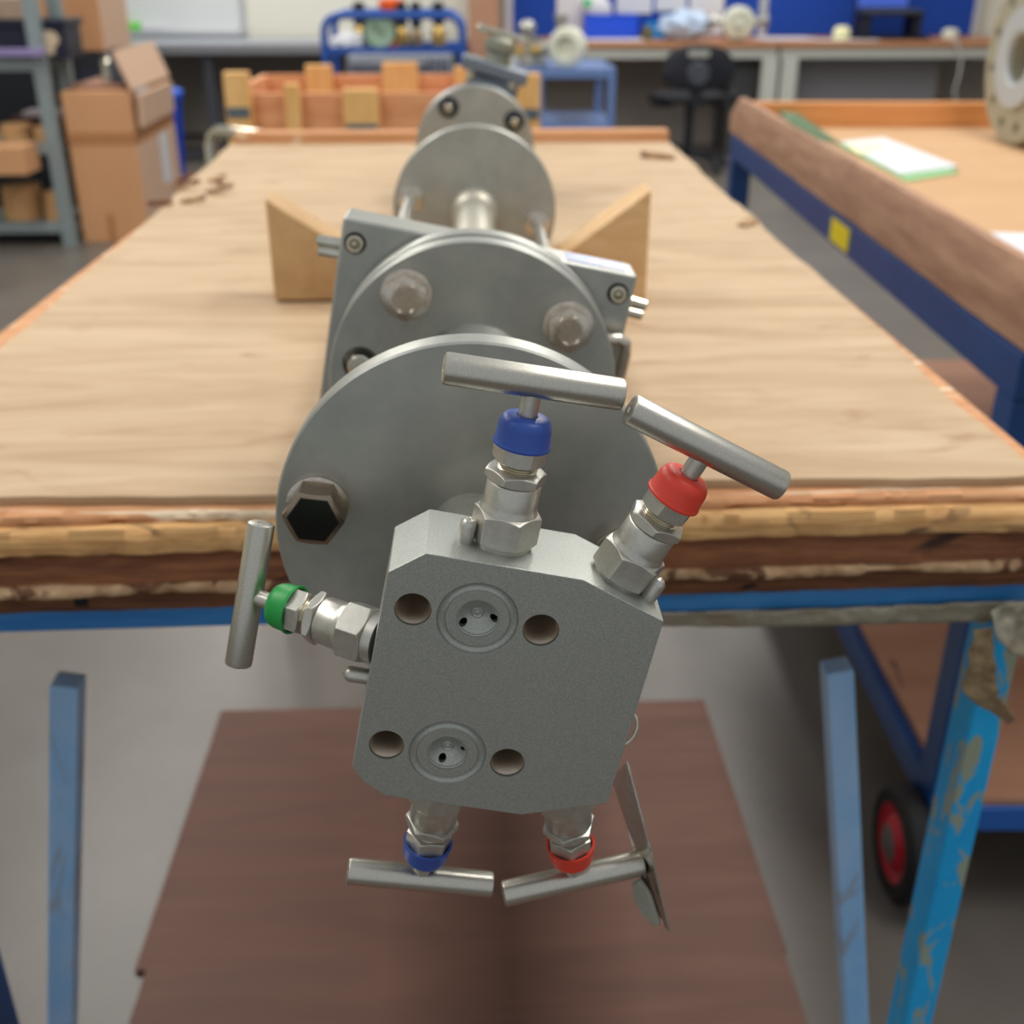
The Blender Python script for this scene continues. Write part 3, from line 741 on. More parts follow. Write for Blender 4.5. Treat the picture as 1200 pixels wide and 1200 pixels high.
b = B(); rod(b, (0, .15, .08), (0, .15, cz(121)), .028, 20); obj('gas_column', b, black_m, ch)
for i in range(5):
    a = 2 * pi * i / 5 + .3
    b = B(); tube(b, [(0, .15, .10), (.15 * cos(a), .15 + .15 * sin(a), .09), (.27 * cos(a), .15 + .27 * sin(a), .065)], .018); lg = obj('base_leg', b, black_m, ch)
    b = B(); rod(b, (.27 * cos(a) - .02, .15 + .27 * sin(a), .03), (.27 * cos(a) + .02, .15 + .27 * sin(a), .03), .03, 20); obj('castor', b, black_m, lg)
# blue boards
def panel(x0, y0, x1, y1, Y, m, name, label, cat, dp=.03, group=None, frame=None):
    a = pxbox(x0, y0, x1, y1, Y, dp); o = centre(obj(name, world_box(*a), m, smooth=0)); return tag(o, label, cat, group)
WY = 8.54
x = [at(v, 20, WY).x for v in (599, 652, 845, 892, 1140)]
g = 'blue pin boards'
bd = thing('pin_board', 'run of blue felt pin boards behind the long desk', 'board', (x[2], WY, .76))
for (xa, xb) in ((x[0], x[1]), (x[1] + .07, x[2]), (x[2] + .02, x[3]), (x[3] + .03, x[4])):
    dobj('board_panel', (xa, xb, WY, WY + .03, .74, 1.5), pinboard, bd)
for xx in (x[0] - .05, x[1], x[3] - .02, x[4]):
    dobj('board_frame', (xx, xx + .06, WY - .01, WY + .035, .737, 1.52), alu, bd)
for i, (px0, px1, py, lab, d) in enumerate(((652, 692, 48, 'tall white paper notice behind the grey valve parts', .01), (722, 764, 16, 'white notice pinned left of the tall notice on the blue board', .01),
                              (768, 804, 13, 'white notice pinned just left of the long white chart', .01), (806, 846, 40, 'long white chart pinned above the chair on the blue board', .01))):
    a = at(px0, py, WY - .02); c = at(px1, py, WY - .02)
    o = obj('paper_notice', world_box(a.x, c.x, WY - .012, WY - .006, a.z, 1.35), white_m, smooth=0); tag(o, lab, 'notice', 'paper notices on the blue boards'); centre(o)
# door / cupboard left of the boards
o = obj('tall_cupboard', world_box(at(549, 20, 8.3).x, at(584, 20, 8.3).x, 8.3, 8.58, 0, 1.6), mat('tan cupboard', (180, 136, 110), .6), smooth=0, bevel=.005); centre(o)
tag(o, 'tan wooden cupboard between the white wall and blue boards', 'cupboard')

# ----- things on the long desk (each sits on DZ)
def desk_item(name, px0, px1, row_top, Yd, m, label, cat, dp=.2, bevel=.01, z0=DZ):
    a = at(px0, row_top, Yd); c = at(px1, row_top, Yd)
    o = centre(obj(name, world_box(a.x, c.x, Yd, Yd + dp, z0, max(a.z, z0 + .004)), m, smooth=0, bevel=bevel)); return tag(o, label, cat)
def tray(name, px0, px1, row_top, Yd, dp, m, label, cat, z0=DZ):
    a = at(px0, row_top, Yd); c = at(px1, row_top, Yd); x0, x1, z1 = a.x, c.x, a.z
    t = .006; bm = B()
    box(bm, x0, x1, Yd, Yd + dp, z0, z0 + t); box(bm, x0, x1, Yd, Yd + t, z0 + t, z1); box(bm, x0, x1, Yd + dp - t, Yd + dp, z0 + t, z1)
    box(bm, x0, x0 + t, Yd + t, Yd + dp - t, z0 + t, z1); box(bm, x1 - t, x1, Yd + t, Yd + dp - t, z0 + t, z1)
    box(bm, x0 - t, x1 + t, Yd - t, Yd, z1 - .012, z1)
    return tag(centre(obj(name, bm, m, smooth=0)), label, cat)
tray('parts_bin', 686, 748, 17, 8.3, .2, blue_tray, 'royal blue plastic parts bin on the long desk', 'bin')
tray('parts_bin', 758, 818, 27, 8.25, .2, cyan_m, 'cyan plastic tray on the long desk left of the round valve', 'tray')
desk_item('paper_stack', 892, 958, 46, 8.0, white_m, 'white paper pile on the desk right of the round valve', 'paper', .3, 0).location.z = DZ
desk_item('paper_sheet', 690, 760, 51, 7.95, white_m, 'loose white papers on the left end of the long desk', 'paper', .25, 0)
desk_item('paper_sheet', 958, 1032, 51.5, 7.9, white_m, 'white paper sheets in front of the monitor stand', 'paper', .15, 0)
# crumpled plastic bag
b = B(); bmesh.ops.create_icosphere(b, subdivisions=4, radius=1)
for v in b.verts:
    n = noise.noise(v.co * 2.2) * .35 + noise.noise(v.co * 6) * .15
    v.co = Vector((v.co.x * .17, v.co.y * .12, v.co.z * .085)) * (1 + n)
zz = min(v.co.z for v in b.verts)
for v in b.verts: v.co.z -= zz
o = obj('plastic_bag', b, paper_blue, smooth=60); o.location = (at(805, 50, 8.0).x, 8.08, DZ); tag(o, 'pale blue crumpled plastic bag on the desk behind the chair', 'bag')
# white cap shaped hat thing: white helmet with green badge hanging on board
b = B(); bmesh.ops.create_uvsphere(b, u_segments=32, v_segments=16, radius=.12)
for v in b.verts:
    v.co.z *= .8; v.co.y *= .55
    if v.co.z < -.05: v.co.z = -.05
hm = obj('face_shield', b, white_m, smooth=60); hm.location = (at(698, 10, 8.42).x, 8.42, at(698, 10, 8.42).z); hm.rotation_euler = (0, radians(30), 0)
tag(hm, 'white helmet shaped cover with green badge hung above the blue parts bin', 'cover')
b = B(); lathe(b, [(0, 0), (.03, 0), (.03, .006)], 24, Matrix.Translation((-.075, -.06, .0)) @ Matrix.Rotation(pi / 2, 4, 'X')); obj('green_badge', b, mat('green badge', (60, 190, 120), .5), hm)
# round valve on desk
def round_valve(name, px, row, r, Yd, z0, label, m1, m2):
    p = at(px, row, Yd); t = thing(name, label, 'valve', (p.x, Yd, z0)); zc = p.z - z0
    T = Matrix.Translation((0, 0, zc)) @ Matrix.Rotation(pi / 2, 4, 'X')
    b = B(); lathe(b, [(r * .8, -.05), (r, -.03), (r, .03), (r * .85, .04), (r * .6, .045), (r * .55, .03), (0, .03)], 48, T); obj('round_body', b, m1, t)
    b = B(); lathe(b, [(r * .3, .03), (r * .3, .06), (r * .15, .065), (0, .065)], 32, T); obj('centre_cap', b, m2, t)
    b = B(); rod(b, (-r * 1.7, 0, zc + .01), (r * 1.7, 0, zc + .01), r * .22, 20)
    obj('cross_pipe', b, silver, t)
    for sg in (-1, 1):
        b = B(); rod(b, (sg * r * 1.55, 0, zc + .01), (sg * r * 1.85, 0, zc + .01), r * .45, 24, bev=.004); obj('end_fitting', b, silver, t)
    b = B(); lathe(b, [(r * .5, 0), (r * .5, .012), (r * .25, .02), (r * .25, zc - r * .6)], 28); obj('foot', b, dark_grey, t)
    return t
round_valve('round_valve', 865, 27, .105, 8.0, DZ, 'ivory round-bodied valve with side fittings on the long desk', ivory, ivory)
# monitor stand / laptop
ms = thing('laptop_stand', 'black laptop on a raised black stand on the long desk', 'laptop', (at(1045, 50, 8.0).x, 8.0, DZ))
def rel(par, name, x0, x1, y0, y1, z0, z1, m, bev=.004):
    b = B(); box(b, x0, x1, y0, y1, z0, z1); return obj(name, b, m, par, smooth=0, bevel=bev)
rel(ms, 'stand_base', -.23, .26, 0, .3, 0, .02, black_m)
rel(ms, 'stand_top', -.20, .22, .02, .32, .15, .165, black_m)
for xx in (-.19, .16): rel(ms, 'stand_leg', xx, xx + .05, .05, .28, .02, .15, black_m)
rel(ms, 'keyboard_base', -.18, .19, .02, .28, .166, .186, dark_grey)
scn = rel(ms, 'screen_frame', -.19, .19, .28, .30, .187, .42, black_m)
rel(scn, 'screen', -.175, .175, .276, .28, .195, .41, mat('blue screen', (70, 100, 200), .3, emit=.25))
# small things on desk
def blob(name, px, Yd, r, m, label, cat, sz=1.0, z0=DZ):
    b = B(); lathe(b, [(0, 0), (r * .8, 0), (r, r * .3 * sz), (r, r * 1.1 * sz), (r * .7, r * 1.5 * sz), (r * .3, r * 1.6 * sz), (0, r * 1.6 * sz)], 28)
    o = obj(name, b, m); o.location = (at(px, 50, Yd).x, Yd, z0); return tag(o, label, cat)
blob('tape_roll', 985, 8.0, .055, yellow_paper, 'pale yellow tape roll on the desk left of the black stand', 'tape')
blob('ear_defender', 1112, 8.05, .055, ivory, 'small cream plug block on the desk right of the black stand', 'plug', .8)
blob('small_jar', 758, 8.0, .035, mat('jar brown', (96, 90, 40), .5), 'small dark jar on the desk beside the blue parts bin', 'jar', 1.6)
# dangling cable
p = at(1118, 50, DY - .03)
b = B(); tube(b, [at(1114, 46, 7.95), at(1122, 50, DY - .03), at(1127, 66, DY - .03), at(1124, 88, DY - .03), at(1118, 108, DY - .02), at(1123, 125, DY)], .008)
o = obj('cable', b, mat('grey cable', (190, 188, 184), .5)); tag(o, 'pale cable hanging over the front edge of the desk', 'cable'); centre(o)

# ================================================================== background, middle: trolleys and crate
def trolley(name, label, loc, w_, d_, tiers, m, traym, posts_to, loop=None, r=.014):
    t = thing(name, label, 'trolley', loc)
    for z in tiers:
        b = B(); box(b, 0, w_, 0, d_, z - .028, z - .022); box(b, 0, w_, 0, .01, z - .022, z); box(b, 0, w_, d_ - .01, d_, z - .022, z); box(b, 0, .01, .01, d_ - .01, z - .022, z); box(b, w_ - .01, w_, .01, d_ - .01, z - .022, z)
        obj('tray', b, traym, t, smooth=0)
    for xx in (0, w_):
        for yy in (0, d_):
            b = B(); rod(b, (xx, yy, .10), (xx, yy, posts_to), r, 16); lg = obj('leg', b, m, t)
            b = B(); rod(b, (xx - .012, yy, .05), (xx + .012, yy, .05), .05, 24); obj('castor', b, tyre, lg)
    if loop:
        for yy in (0, d_):
            b = B(); R = .07; P_ = [(0, yy, posts_to)]
            P_ += [(R - R * cos(a), yy, loop - R + R * sin(a)) for a in [pi / 2 * i / 6 for i in range(7)]]
            P_ += [(w_ - R + R * sin(a), yy, loop - R + R * cos(a)) for a in [pi / 2 * i / 6 for i in range(7)]]
            P_ += [(w_, yy, posts_to)]
            tube(b, P_, r); obj('hoop_rail', b, m, t)
    return t
TY = 5.3
a = at(381, 57, TY); c = at(542, 57, TY)
zl = at(460, 18, TY).z; ztray = at(460, 55, TY).z
tr = trolley('tube_trolley', 'blue tubular trolley with hooped rail carrying gauges, before the white wall', (a.x, TY, 0), c.x - a.x, .42, (ztray, .32), trolley_blue, trolley_blue, ztray + .02, loop=zl, r=.017)
# items on the tube trolley
def regulator(px, r, m, label, knob, z0):
    kt = at(px, 2, TY + .26).z - z0
    p = at(px, 40, TY + .26); t = thing('pressure_regulator', label, 'regulator', (p.x, TY + .26, z0), group='regulators on the blue trolley')
    b = B(); lathe(b, [(r * .7, 0), (r, r * .4), (r, r * 2.0), (r * .7, r * 2.6), (r * .5, r * 3.0)], 32); obj('body', b, m, t)
    b = B(); lathe(b, [(r * .85, r * 3.0), (r * .8, kt - .006), (r * .6, kt), (0, kt)], 24); obj('knob', b, knob, t)
    b = B(); lathe(b, [(0, 0), (r * .6, 0), (r * .6, r * .5), (0, r * .5)], 24, Matrix.Translation((0, -r, r * 1.3)) @ Matrix.Rotation(pi / 2, 4, 'X')); obj('port', b, m, t)
zt_ = ztray + .001 - .021
regulator(422, .034, brass, 'brass regulator with black knob, leftmost on the blue trolley', black_m, zt_)
regulator(471, .032, brass, 'brass regulator with black knob beside the green dial gauge', black_m, zt_)
regulator(488, .030, mat('dull bronze', (150, 132, 104), .4, .6), 'dull bronze regulator with black knob, second from the right on the trolley', black_m, zt_)
regulator(514, .034, brass, 'brass regulator with black knob, rightmost on the blue trolley', black_m, zt_)
p = at(445, 36, TY + .05)
gg = thing('dial_gauge', 'round pale green dial gauge with dark rim on the blue trolley', 'gauge', (p.x, TY + .07, zt_))
zc = p.z - zt_
T = Matrix.Translation((0, 0, zc)) @ Matrix.Rotation(pi / 2, 4, 'X') @ Matrix.Scale(1, 4)
b = B(); lathe(b, [(.07, -.03), (.078, .0), (.078, .025), (.068, .03), (.068, .024)], 40, T, caps=False); obj('case', b, gauge_rim, gg)
b = B(); lathe(b, [(0, .0), (.067, .0), (.067, .026), (0, .026)], 40, T); dl = obj('dial', b, gauge_green, gg)
b = B(); bar(b, (-.03, -.03, zc + .03), (.02, -.03, zc - .02), .006, .004); obj('needle', b, gauge_rim, dl)
b = B(); rod(b, (0, 0, 0), (0, 0, zc - .06), .015, 16); obj('stem', b, brass, gg)
p = at(448, 8, TY + .3)
b = B(); lathe(b, [(0, 0), (.05, 0), (.05, .02), (.035, .05), (.03, p.z - zt_ - .03), (.06, p.z - zt_), (.06, p.z - zt_ + .03), (0, p.z - zt_ + .04)], 28)
o = obj('marker_spray', b, orange_m); o.location = (at(459, 10, TY + .3).x, TY + .3, zt_); tag(o, 'orange topped canister behind the gauges on the blue trolley', 'canister')
b = B(); bmesh.ops.create_icosphere(b, subdivisions=4, radius=1)
for v in b.verts:
    n = noise.noise(v.co * 2.5) * .3; v.co = Vector((v.co.x * .085, v.co.y * .08, max(-.02, v.co.z * .05))) * (1 + n)
zz = min(v.co.z for v in b.verts)
for v in b.verts: v.co.z -= zz
o = obj('white_cloth', b, white_m, smooth=60); o.location = (at(410, 47, TY + .08).x, TY + .12, zt_); tag(o, 'bunched white cloth on the left end of the blue trolley', 'cloth')
# grey crate rack seen under the trolley top
a = at(405, 66, 5.9); c = at(530, 95, 5.9)
ck = thing('grey_crate', 'grey slatted crates standing behind the blue tubular trolley', 'crate', (a.x, 5.9, 0))
b = B(); box(b, 0, c.x - a.x, .02, .4, 0, a.z); obj('crate_body', b, mat('grey crate', (128, 134, 142), .6), ck, smooth=0, bevel=.01)
n = 0
for i in range(5):
    z = a.z - .03 - i * .06
    b = B(); box(b, .02, c.x - a.x - .12, -.0, .019, z - .014, z + .014); obj('crate_rib', b, mat('pale grey rib', (170, 176, 184), .6), ck, smooth=0)
for i in range(4):
    xx = c.x - a.x - .10 + i * .027
    b = B(); box(b, xx, xx + .012, 0, .019, .2, a.z - .01); obj('crate_rib', b, MATS['pale grey rib'], ck, smooth=0)

# second trolley
T2 = 4.9
a = at(628, 80, T2); c = at(722, 80, T2)
tt = thing('two_tier_trolley', 'grey blue two-tier steel trolley beside the wooden crate', 'trolley', (a.x, T2, 0))
w2 = c.x - a.x; z1 = a.z; z2 = at(670, 146, T2).z
for z in (z1, z2, .12):
    b = B(); box(b, -.07 if z == z1 else 0, w2, 0, .5, z - .012, z - .006); box(b, -.07 if z == z1 else 0, w2, 0, .02, z - .04, z); box(b, 0, w2, .48, .5, z - .04, z); box(b, -.0, .02, .02, .48, z - .04, z); box(b, w2 - .02, w2, .02, .48, z - .04, z)
    obj('tray', b, steel_blue, tt, smooth=0, bevel=.003)
for xx in (.0, w2 - .03):
    for yy in (-.001, .48):
        b = B(); box(b, xx, xx + .03, yy, yy + .03, .08, z1 - .001); lg = obj('leg', b, steel_blue, tt, smooth=0)
        b = B(); rod(b, (xx, yy + .01, .04), (xx + .03, yy + .01, .04), .04, 20); obj('castor', b, tyre, lg)
# parts on the second trolley
zt2 = z1 + .001 - .006
t = thing('flanged_valve', 'silver flanged valve with pale round end on the two-tier trolley', 'valve', (at(650, 60, T2 + .15).x, T2 + .15, zt2))
b = B(); lathe(b, [(.07, -.03), (.078, -.025), (.078, .02), (.06, .03), (.045, .03), (.04, .0), (0, 0)], 48, Matrix.Translation((.05, -.04, .079)) @ Matrix.Rotation(radians(-25), 4, 'Z') @ Matrix.Rotation(pi / 2, 4, 'X')); obj('end_flange', b, ivory, t)
b = B(); rod(b, (-.12, .05, .06), (.05, .05, .08), .03, 24); obj('valve_body', b, silver, t)
b = B(); lathe(b, [(.03, 0), (.03, .07), (.022, .08), (.022, .13), (.03, .135), (.03, .15), (0, .15)], 32, Matrix.Translation((.03, .06, .05))); obj('bonnet', b, silver, t)
b = B(); lathe(b, [(.04, 0), (.045, .01), (.02, .02), (.02, .11)], 32, Matrix.Translation((-.07, .05, 0))); obj('pedestal', b, silver, t)
t = thing('needle_valve_fitting', 'small silver fitting with round knob left of the pale flange on the trolley', 'fitting', (at(618, 60, T2 + .1).x, T2 + .12, zt2))
b = B(); lathe(b, [(.035, 0), (.035, .03), (.02, .04), (.02, .1), (.03, .11), (.03, .12), (0, .12)], 32); obj('body', b, silver, t)
b = B(); bmesh.ops.create_uvsphere(b, u_segments=24, v_segments=12, radius=.035)
for v in b.verts: v.co.z += .15
obj('knob', b, silver, t)
b = B(); rod(b, (-.05, 0, .06), (.06, 0, .07), .018, 20); obj('side_pipe', b, brass, t)

# wooden crate made of pallet collars, on a stand behind the bench
CYk = 3.3
a = at(268, 160, CYk); c = at(622, 160, CYk)
cr = thing('wooden_crate', 'open orange pine crate with hinged corner posts behind the bench', 'crate', (a.x, CYk, .0))
wc = c.x - a.x
ztop = at(300, 108, CYk).z
dpt = .62
b = B(); box(b, .0, wc, .04, dpt, .10, .115); obj('crate_floor', b, crate_m, cr, smooth=0)
nb = 3
for k in range(nb):
    z0 = .12 + (ztop - .12) * k / nb; z1_ = .12 + (ztop - .12) * (k + 1) / nb - .003
    b = B(); box(b, .0, wc, 0, .022, z0, z1_); obj('crate_board', b, crate_m, cr, smooth=0, bevel=.002)
    b = B(); box(b, .0, wc, dpt, dpt + .022, z0, z1_); obj('crate_board', b, crate_m, cr, smooth=0, bevel=.002)
    b = B(); box(b, -.001, .021, .023, dpt - .001, z0, z1_); obj('crate_board', b, crate_m, cr, smooth=0, bevel=.002)
    b = B(); box(b, wc - .021, wc + .001, .023, dpt - .001, z0, z1_); obj('crate_board', b, crate_m, cr, smooth=0, bevel=.002)
def cpost(px0, px1, row, yoff, lab=None):
    p = at((px0 + px1) / 2, row, CYk + yoff); hwid = (px1 - px0) / 2 / 1300 * ((p - CP).dot(FW))
    b = B(); box(b, p.x - a.x - hwid, p.x - a.x + hwid, yoff - .02, yoff + .0195, .0, p.z); po = obj('crate_post', b, crate_post, cr, smooth=0, bevel=.003)
    return po, p.x - a.x, hwid, p.z
for px0, px1, row, yo in ((262, 291, 84, -.022), (601, 633, 86, -.022), (402, 443, 104, -.022), (333, 350, 98, -.022), (358, 388, 76, dpt - .022), (448, 489, 73, dpt - .022), (532, 556, 78, dpt - .022)):
    po, xx, hw_, zz = cpost(px0, px1, row, yo)
    if yo < 0 and px1 - px0 > 20:
        b = B(); box(b, xx - hw_ * .9, xx + hw_ * .9, yo - .026, yo - .021, zz - .115, zz - .09); o = obj('hinge_plate', b, mat('zinc hinge', (96, 112, 118), .5, .4), po, smooth=0)
b = B(); box(b, -.02, wc + .02, -.02, dpt + .05, .0, .0995); obj('crate_pallet', b, crate_post, cr, smooth=0)

# chrome bent bar left behind the bench
b = B(); pts = [at(248, 190, 2.5), at(247, 172, 2.5), at(249, 160, 2.5), at(256, 154, 2.48), at(275, 156, 2.44), at(322, 162, 2.38)]
tube(b, [(pts[0].x, pts[0].y, .0)] + pts[1:], .013, 16)
o = obj('bent_handle_bar', b, bright); tag(o, 'bent chrome bar standing behind the far left bench corner', 'bar'); centre(o)

# ================================================================== background, left
CY = 7.75
cn = thing('grey_counter', 'long grey laminate counter below the whiteboard, left', 'counter', (at(160, 60, CY).x - .5, CY, 0))
xr = at(543, 60, CY).x - cn.location.x
rel(cn, 'counter_top', 0, xr, 0, .8, .70, .735, counter_m)
rel(cn, 'front_edge', 0, xr, -.012, 0, .675, .735, mat('counter edge', (128, 130, 136), .4))
for px in (243, 420, 534):
    xx = at(px, 90, CY).x - cn.location.x; rel(cn, 'counter_leg', xx - .03, xx + .03, .05, .11, 0, .699, dark_grey)
rel(cn, 'back_panel', .02, xr - .02, .72, .74, .1, .66, mat('taupe panel', (128, 122, 116), .7))
rel(cn, 'foot_rail', 0, xr, .1, .15, .02, .06, dark_grey)
wbd = thing('whiteboard', 'white dry-wipe board with pale frame on the left back wall', 'whiteboard', (at(140, 36, 8.56).x, 8.56, at(140, 36, 8.56).z))
x_r = at(283, 36, 8.56).x - wbd.location.x
rel(wbd, 'board', -.2, x_r, 0, .03, 0, 1.0, board_w)
rel(wbd, 'frame', x_r, x_r + .035, -.005, .035, -.03, 1.03, alu)
rel(wbd, 'pen_ledge', -.2, x_r, -.06, .03, -.035, -.001, alu)
# pens box
for px0, px1, row, m, lab, cat, nm in ((146, 164, 29, green_m, 'lime green box on the pen ledge of the whiteboard', 'box', 'green_box'), (166, 192, 31, white_m, 'white packet beside the lime green box on the pen ledge', 'packet', 'white_packet')):
    aa = at(px0, 39, 8.51); cc = at(px1, row, 8.51); zl_ = wbd.location.z
    o = centre(obj(nm, world_box(aa.x, cc.x, 8.505, 8.555, zl_, zl_ + cc.z - aa.z), m, smooth=0, bevel=.008)); tag(o, lab, cat)

# shelving unit
SY = 5.27
su = thing('shelving_unit', 'grey galvanised shelving unit at the far left', 'shelving', (-2.81, SY, 0))
xp = -1.80 + 2.75
for xx in (0.0, xp):
    for yy in (0, .30):
        b = B(); box(b, xx - .03, xx + .03, yy - .004, yy + .0, 0, 1.9); box(b, xx + .026, xx + .03, yy, yy + .04, 0, 1.9); obj('upright', b, galv, su, smooth=0)
for z in (.105, .455, .805, 1.25):
    b = B(); box(b, .03, xp - .03, 0.001, .335, z - .045, z); obj('shelf', b, galv, su, smooth=0, bevel=.003)
def onshelf(nm, px0, px1, row, z0, m, lab, cat, y=.03, dp=.3, bevel=.006, round_=False, group=None):
    Yv = SY + y; aa = at(px0, row, Yv); cc = at(px1, row, Yv)
    if round_:
        r = (cc.x - aa.x) / 2; b = B(); lathe(b, [(r * .96, 0), (r, .004), (r, aa.z - z0 - .004), (r * .96, aa.z - z0)], 40)
        o = obj(nm, b, m); o.location = ((aa.x + cc.x) / 2, Yv + r, z0)
    else: o = centre(obj(nm, world_box(aa.x, cc.x, Yv, Yv + dp, z0, max(aa.z, z0 + .01)), m, smooth=0, bevel=bevel))
    return tag(o, lab, cat, group)
disc = mat('fibre disc', (196, 152, 104), .8)
def disc_stack(px0, px1, row_top, z0, n, lab, y=.05):
    Yv = SY + y; aa = at(px0, row_top, Yv); cc = at(px1, row_top, Yv); r = (cc.x - aa.x) / 2; hh_ = (aa.z - z0) / n
    for i in range(n):
        b = B(); lathe(b, [(r * .97, 0), (r, hh_ * .2), (r, hh_ * .8), (r * .97, hh_ * .97)], 36)
        o = obj('wooden_disc', b, disc); o.location = ((aa.x + cc.x) / 2 + random.uniform(-.008, .008), Yv + r, z0 + i * hh_)
        tag(o, ['topmost', 'second', 'third', 'fourth', 'fifth'][n - 1 - i] + ('-from-top' if i < n - 1 else '') + ' tan fibre disc in the stack ' + lab, 'disc', 'fibre discs on the shelving')
disc_stack(-8, 37, 220, .1055, 5, 'at the left end of the bottom shelf')
disc_stack(42, 74, 226, .1055, 4, 'on the bottom shelf beside the upright')
disc_stack(-8, 28, 147, .4555, 3, 'at the left end of the middle shelf')
disc_stack(32, 60, 150, .4555, 2, 'on the middle shelf beside the upright')
o = onshelf('red_white_packet', 22, 78, 112, .62, mat('grey white pack', (176, 170, 178), .6), 'pale packet with red edge lying above the discs on the middle shelf', 'packet', y=.2, dp=.12)
# supporting board for packet
onshelf('dark_carton', 12, 84, 137, .4555, mat('dark brown carton', (70, 40, 34), .7), 'dark brown carton at the back of the middle shelf', 'carton', y=.19, dp=.13)
o.location.z = at(50, 137, SY + .19).z + .001
# black crate
bk_ = thing('black_crate', 'navy black plastic crate with cream stickers on the upper shelf', 'crate', (at(-10, 60, SY + .05).x, SY + .05, .8055))
wk = at(76, 40, SY + .05).x - bk_.location.x; hk = at(90, 22, SY + .05).z - .8055
rel(bk_, 'crate_shell', 0, wk, 0, .22, 0, hk - .03, black_box); rel(bk_, 'crate_rim', -.012, wk + .012, -.012, .232, hk - .03, hk, black_box)
b = B(); lathe(b, [(0, 0), (.035, 0), (.035, .004)], 20, Matrix.Translation((wk - .07, -.001, hk * .5)) @ Matrix.Rotation(pi / 2, 4, 'X') @ Matrix.Scale(1.2, 4, (1, 0, 0))); obj('sticker', b, mat('cream sticker', (196, 176, 150), .6), bk_)
b = B(); box(b, wk - .09, wk - .055, -.004, -.0005, .02, .055); obj('sticker', b, MATS['cream sticker'], bk_, smooth=0)
b = B(); lathe(b, [(.1, 0), (.1, .06), (.08, .075), (0, .08)], 32); o = obj('beige_lid', b, mat('beige lid', (176, 150, 130), .7)); o.location = (at(18, 20, SY + .2).x, SY + .2, .8055 + hk); tag(o, 'round beige lid resting on the navy black crate', 'lid')
o = centre(obj('mauve_strip', world_box(at(-20, 60, SY - .03).x, at(52, 60, SY - .03).x, SY - .06, SY - .01, at(20, 66, SY - .03).z, at(20, 57, SY - .03).z), mauve, smooth=0, bevel=.004)); tag(o, 'mauve plastic strip across the upper shelf in front of the crate', 'strip')
# board end poking out at left
p0 = at(-30, 205, 5.1); p1 = at(28, 172, 5.1)
o = centre(obj('cardboard_offcut', world_box(p0.x, p1.x, 5.08, 5.26, p0.z, p1.z), card, smooth=0, bevel=.004)); tag(o, 'cardboard block hanging in front of the shelving at the left picture edge', 'cardboard')

# tall box
TB = thing('tall_cardboard_box', 'tall tan cardboard box with white label beside the shelving', 'box', (-1.815, 5.34, 0), radians(2))
hb = at(85, 108, 5.32).z
rel(TB, 'box_body', 0, .30, 0, .86, 0, hb, card, .004)
rel(TB, 'tape_band', -.001, .301, -.003, .861, hb - .225, hb - .175, card_tape, 0)
rel(TB, 'tape_tab', .12, .15, -.003, .0, .0, .13, card_tape, 0)
rel(TB, 'outer_face', .30, .304, .01, .85, .0, hb - .24, card_side, 0)
lb = rel(TB, 'shipping_label', .3015, .3045, .12, .36, hb - .16, hb - .002, white_m, 0)
rel(lb, 'red_band', .3047, .306, .12, .36, hb - .16, hb - .135, label_red, 0)
rel(TB, 'shipping_label', .3045, .307, .45, .62, hb - .48, hb - .24, white_m, 0)
# flaps
b = B(); fv = [b.verts.new(v) for v in ((.37, .02, hb), (.37, .6, hb), (.47, .6, hb + .22), (.47, .02, hb + .22))]
b = B()
bar(b, (.325, .40, hb - .16), (.33, .40, hb - .02), .02, .7)
obj('side_flap', b, card_side, TB, smooth=0)
b = B(); M2 = Matrix.Translation((.31, .0, hb)) @ Matrix.Rotation(radians(-20), 4, 'Y'); box(b, 0, .012, .0, .8, 0, .175, M2); obj('box_flap', b, card_side, TB, smooth=0)
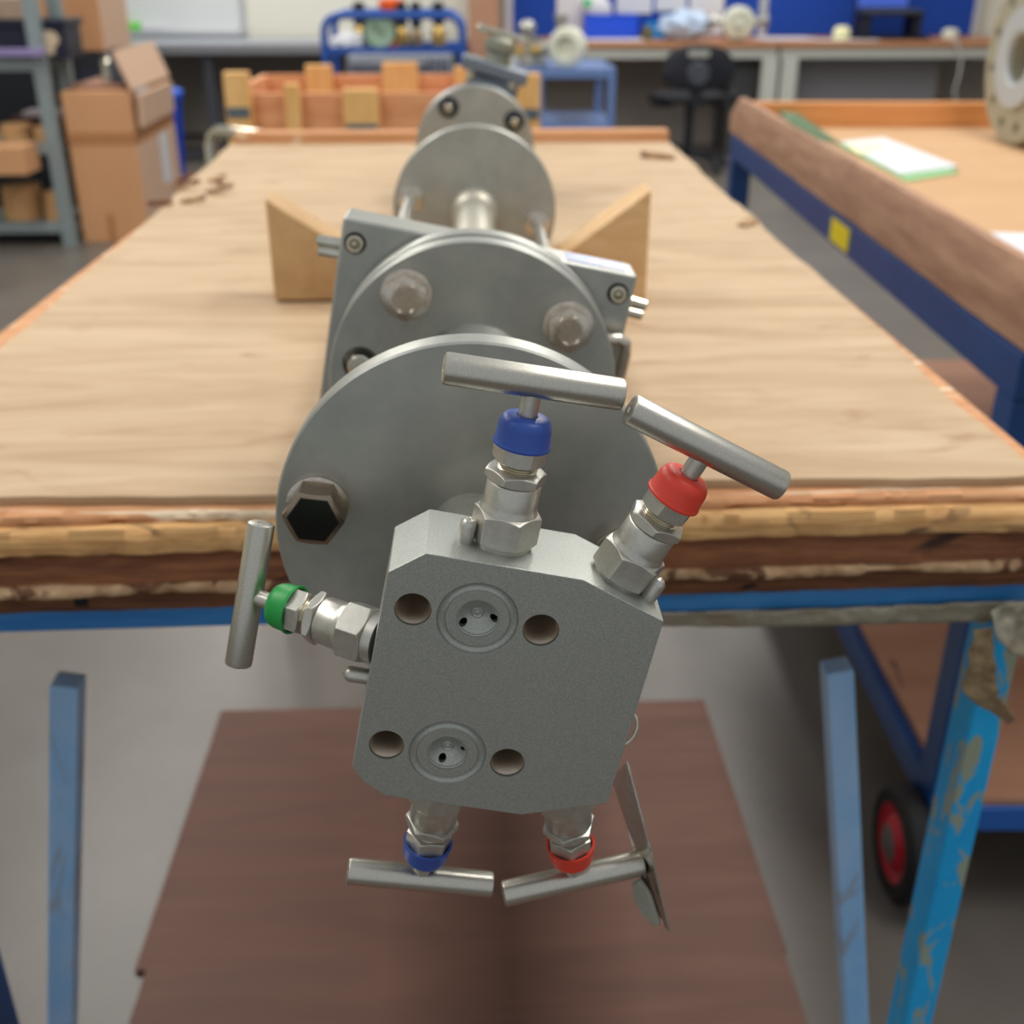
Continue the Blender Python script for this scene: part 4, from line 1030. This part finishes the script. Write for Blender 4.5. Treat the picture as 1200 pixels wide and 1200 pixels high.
# things in/on the box
o = centre(obj('kraft_sheet', world_box(-1.80, -1.56, 5.42, 6.1, hb + .003, hb + .02), mat('torn carton', (150, 112, 92), .8), smooth=0, bevel=.004)); tag(o, 'torn brown carton flap lying on top of the tall cardboard box', 'cardboard')
for i, (xx, yy, hh_, m, lab) in enumerate(((-1.66, 5.6, .12, bright, 'shiny round tin standing on the tall cardboard box'), (-1.60, 5.52, .15, dark_grey, 'dark grey bottle standing on the tall cardboard box'), (-1.59, 5.75, .14, white_m, 'small white tub at the back of the tall cardboard box'))):
    b = B(); lathe(b, [(.0, 0), (.035, 0), (.035, hh_ * .7), (.02, hh_ * .85), (.02, hh_), (0, hh_)], 24); o = obj('small_container', b, m); o.location = (xx, yy, hb + .021); tag(o, lab, 'container')
# big carton on upper shelf behind
ub = thing('large_carton', 'large tan carton standing high behind the shelving at upper left', 'box', (at(56, 70, 6.3).x, 6.3, .7805), 0)
wu = at(120, 40, 6.3).x - ub.location.x
rel(ub, 'carton_body', -.1, wu, 0, .5, .0, 1.0, card, .004)
rel(ub, 'carton_side', wu, wu + .004, .0, .5, 0, 1.0, card_side, 0)
kb = thing('dark_backing', 'low black cabinet added for the shade behind the shelving', 'backing', (ub.location.x - 1.3, 6.28, 0))  # added black box: its colour gives the shade behind the shelves, carries the carton
rel(kb, 'backing_body', 0, 1.3 + wu - .14, 0, .55, 0, .75, black_m, .004)
rel(kb, 'backing_top', -.01, 1.31 + wu - .14, -.01, .56, .7505, .78, dark_grey, .004)
rel(kb, 'backing_front', .02, .62, -.018, -.001, .04, .73, black_m, .004)
rel(kb, 'backing_front', .64, 1.24 + wu - .14, -.018, -.001, .04, .73, black_m, .004)
# blue bin
bn = thing('blue_bin', 'tall blue plastic bin behind the tall cardboard box', 'bin', (at(188, 200, 6.9).x, 6.9, 0))
hb2 = at(190, 112, 6.9).z
b = B(); lathe(b, [(.13, 0), (.14, .01), (.17, hb2 - .05), (.17, hb2 - .02), (.18, hb2 - .02), (.18, hb2), (.16, hb2), (.155, hb2 - .06), (.12, .02), (0, .02)], 40, caps=False); obj('bin_shell', b, bin_m, bn)
b = B(); lathe(b, [(.185, hb2), (.185, hb2 + .025), (.10, hb2 + .055), (0, hb2 + .06)], 40); obj('bin_lid', b, mat('bright blue lid', (40, 100, 220), .4), bn)
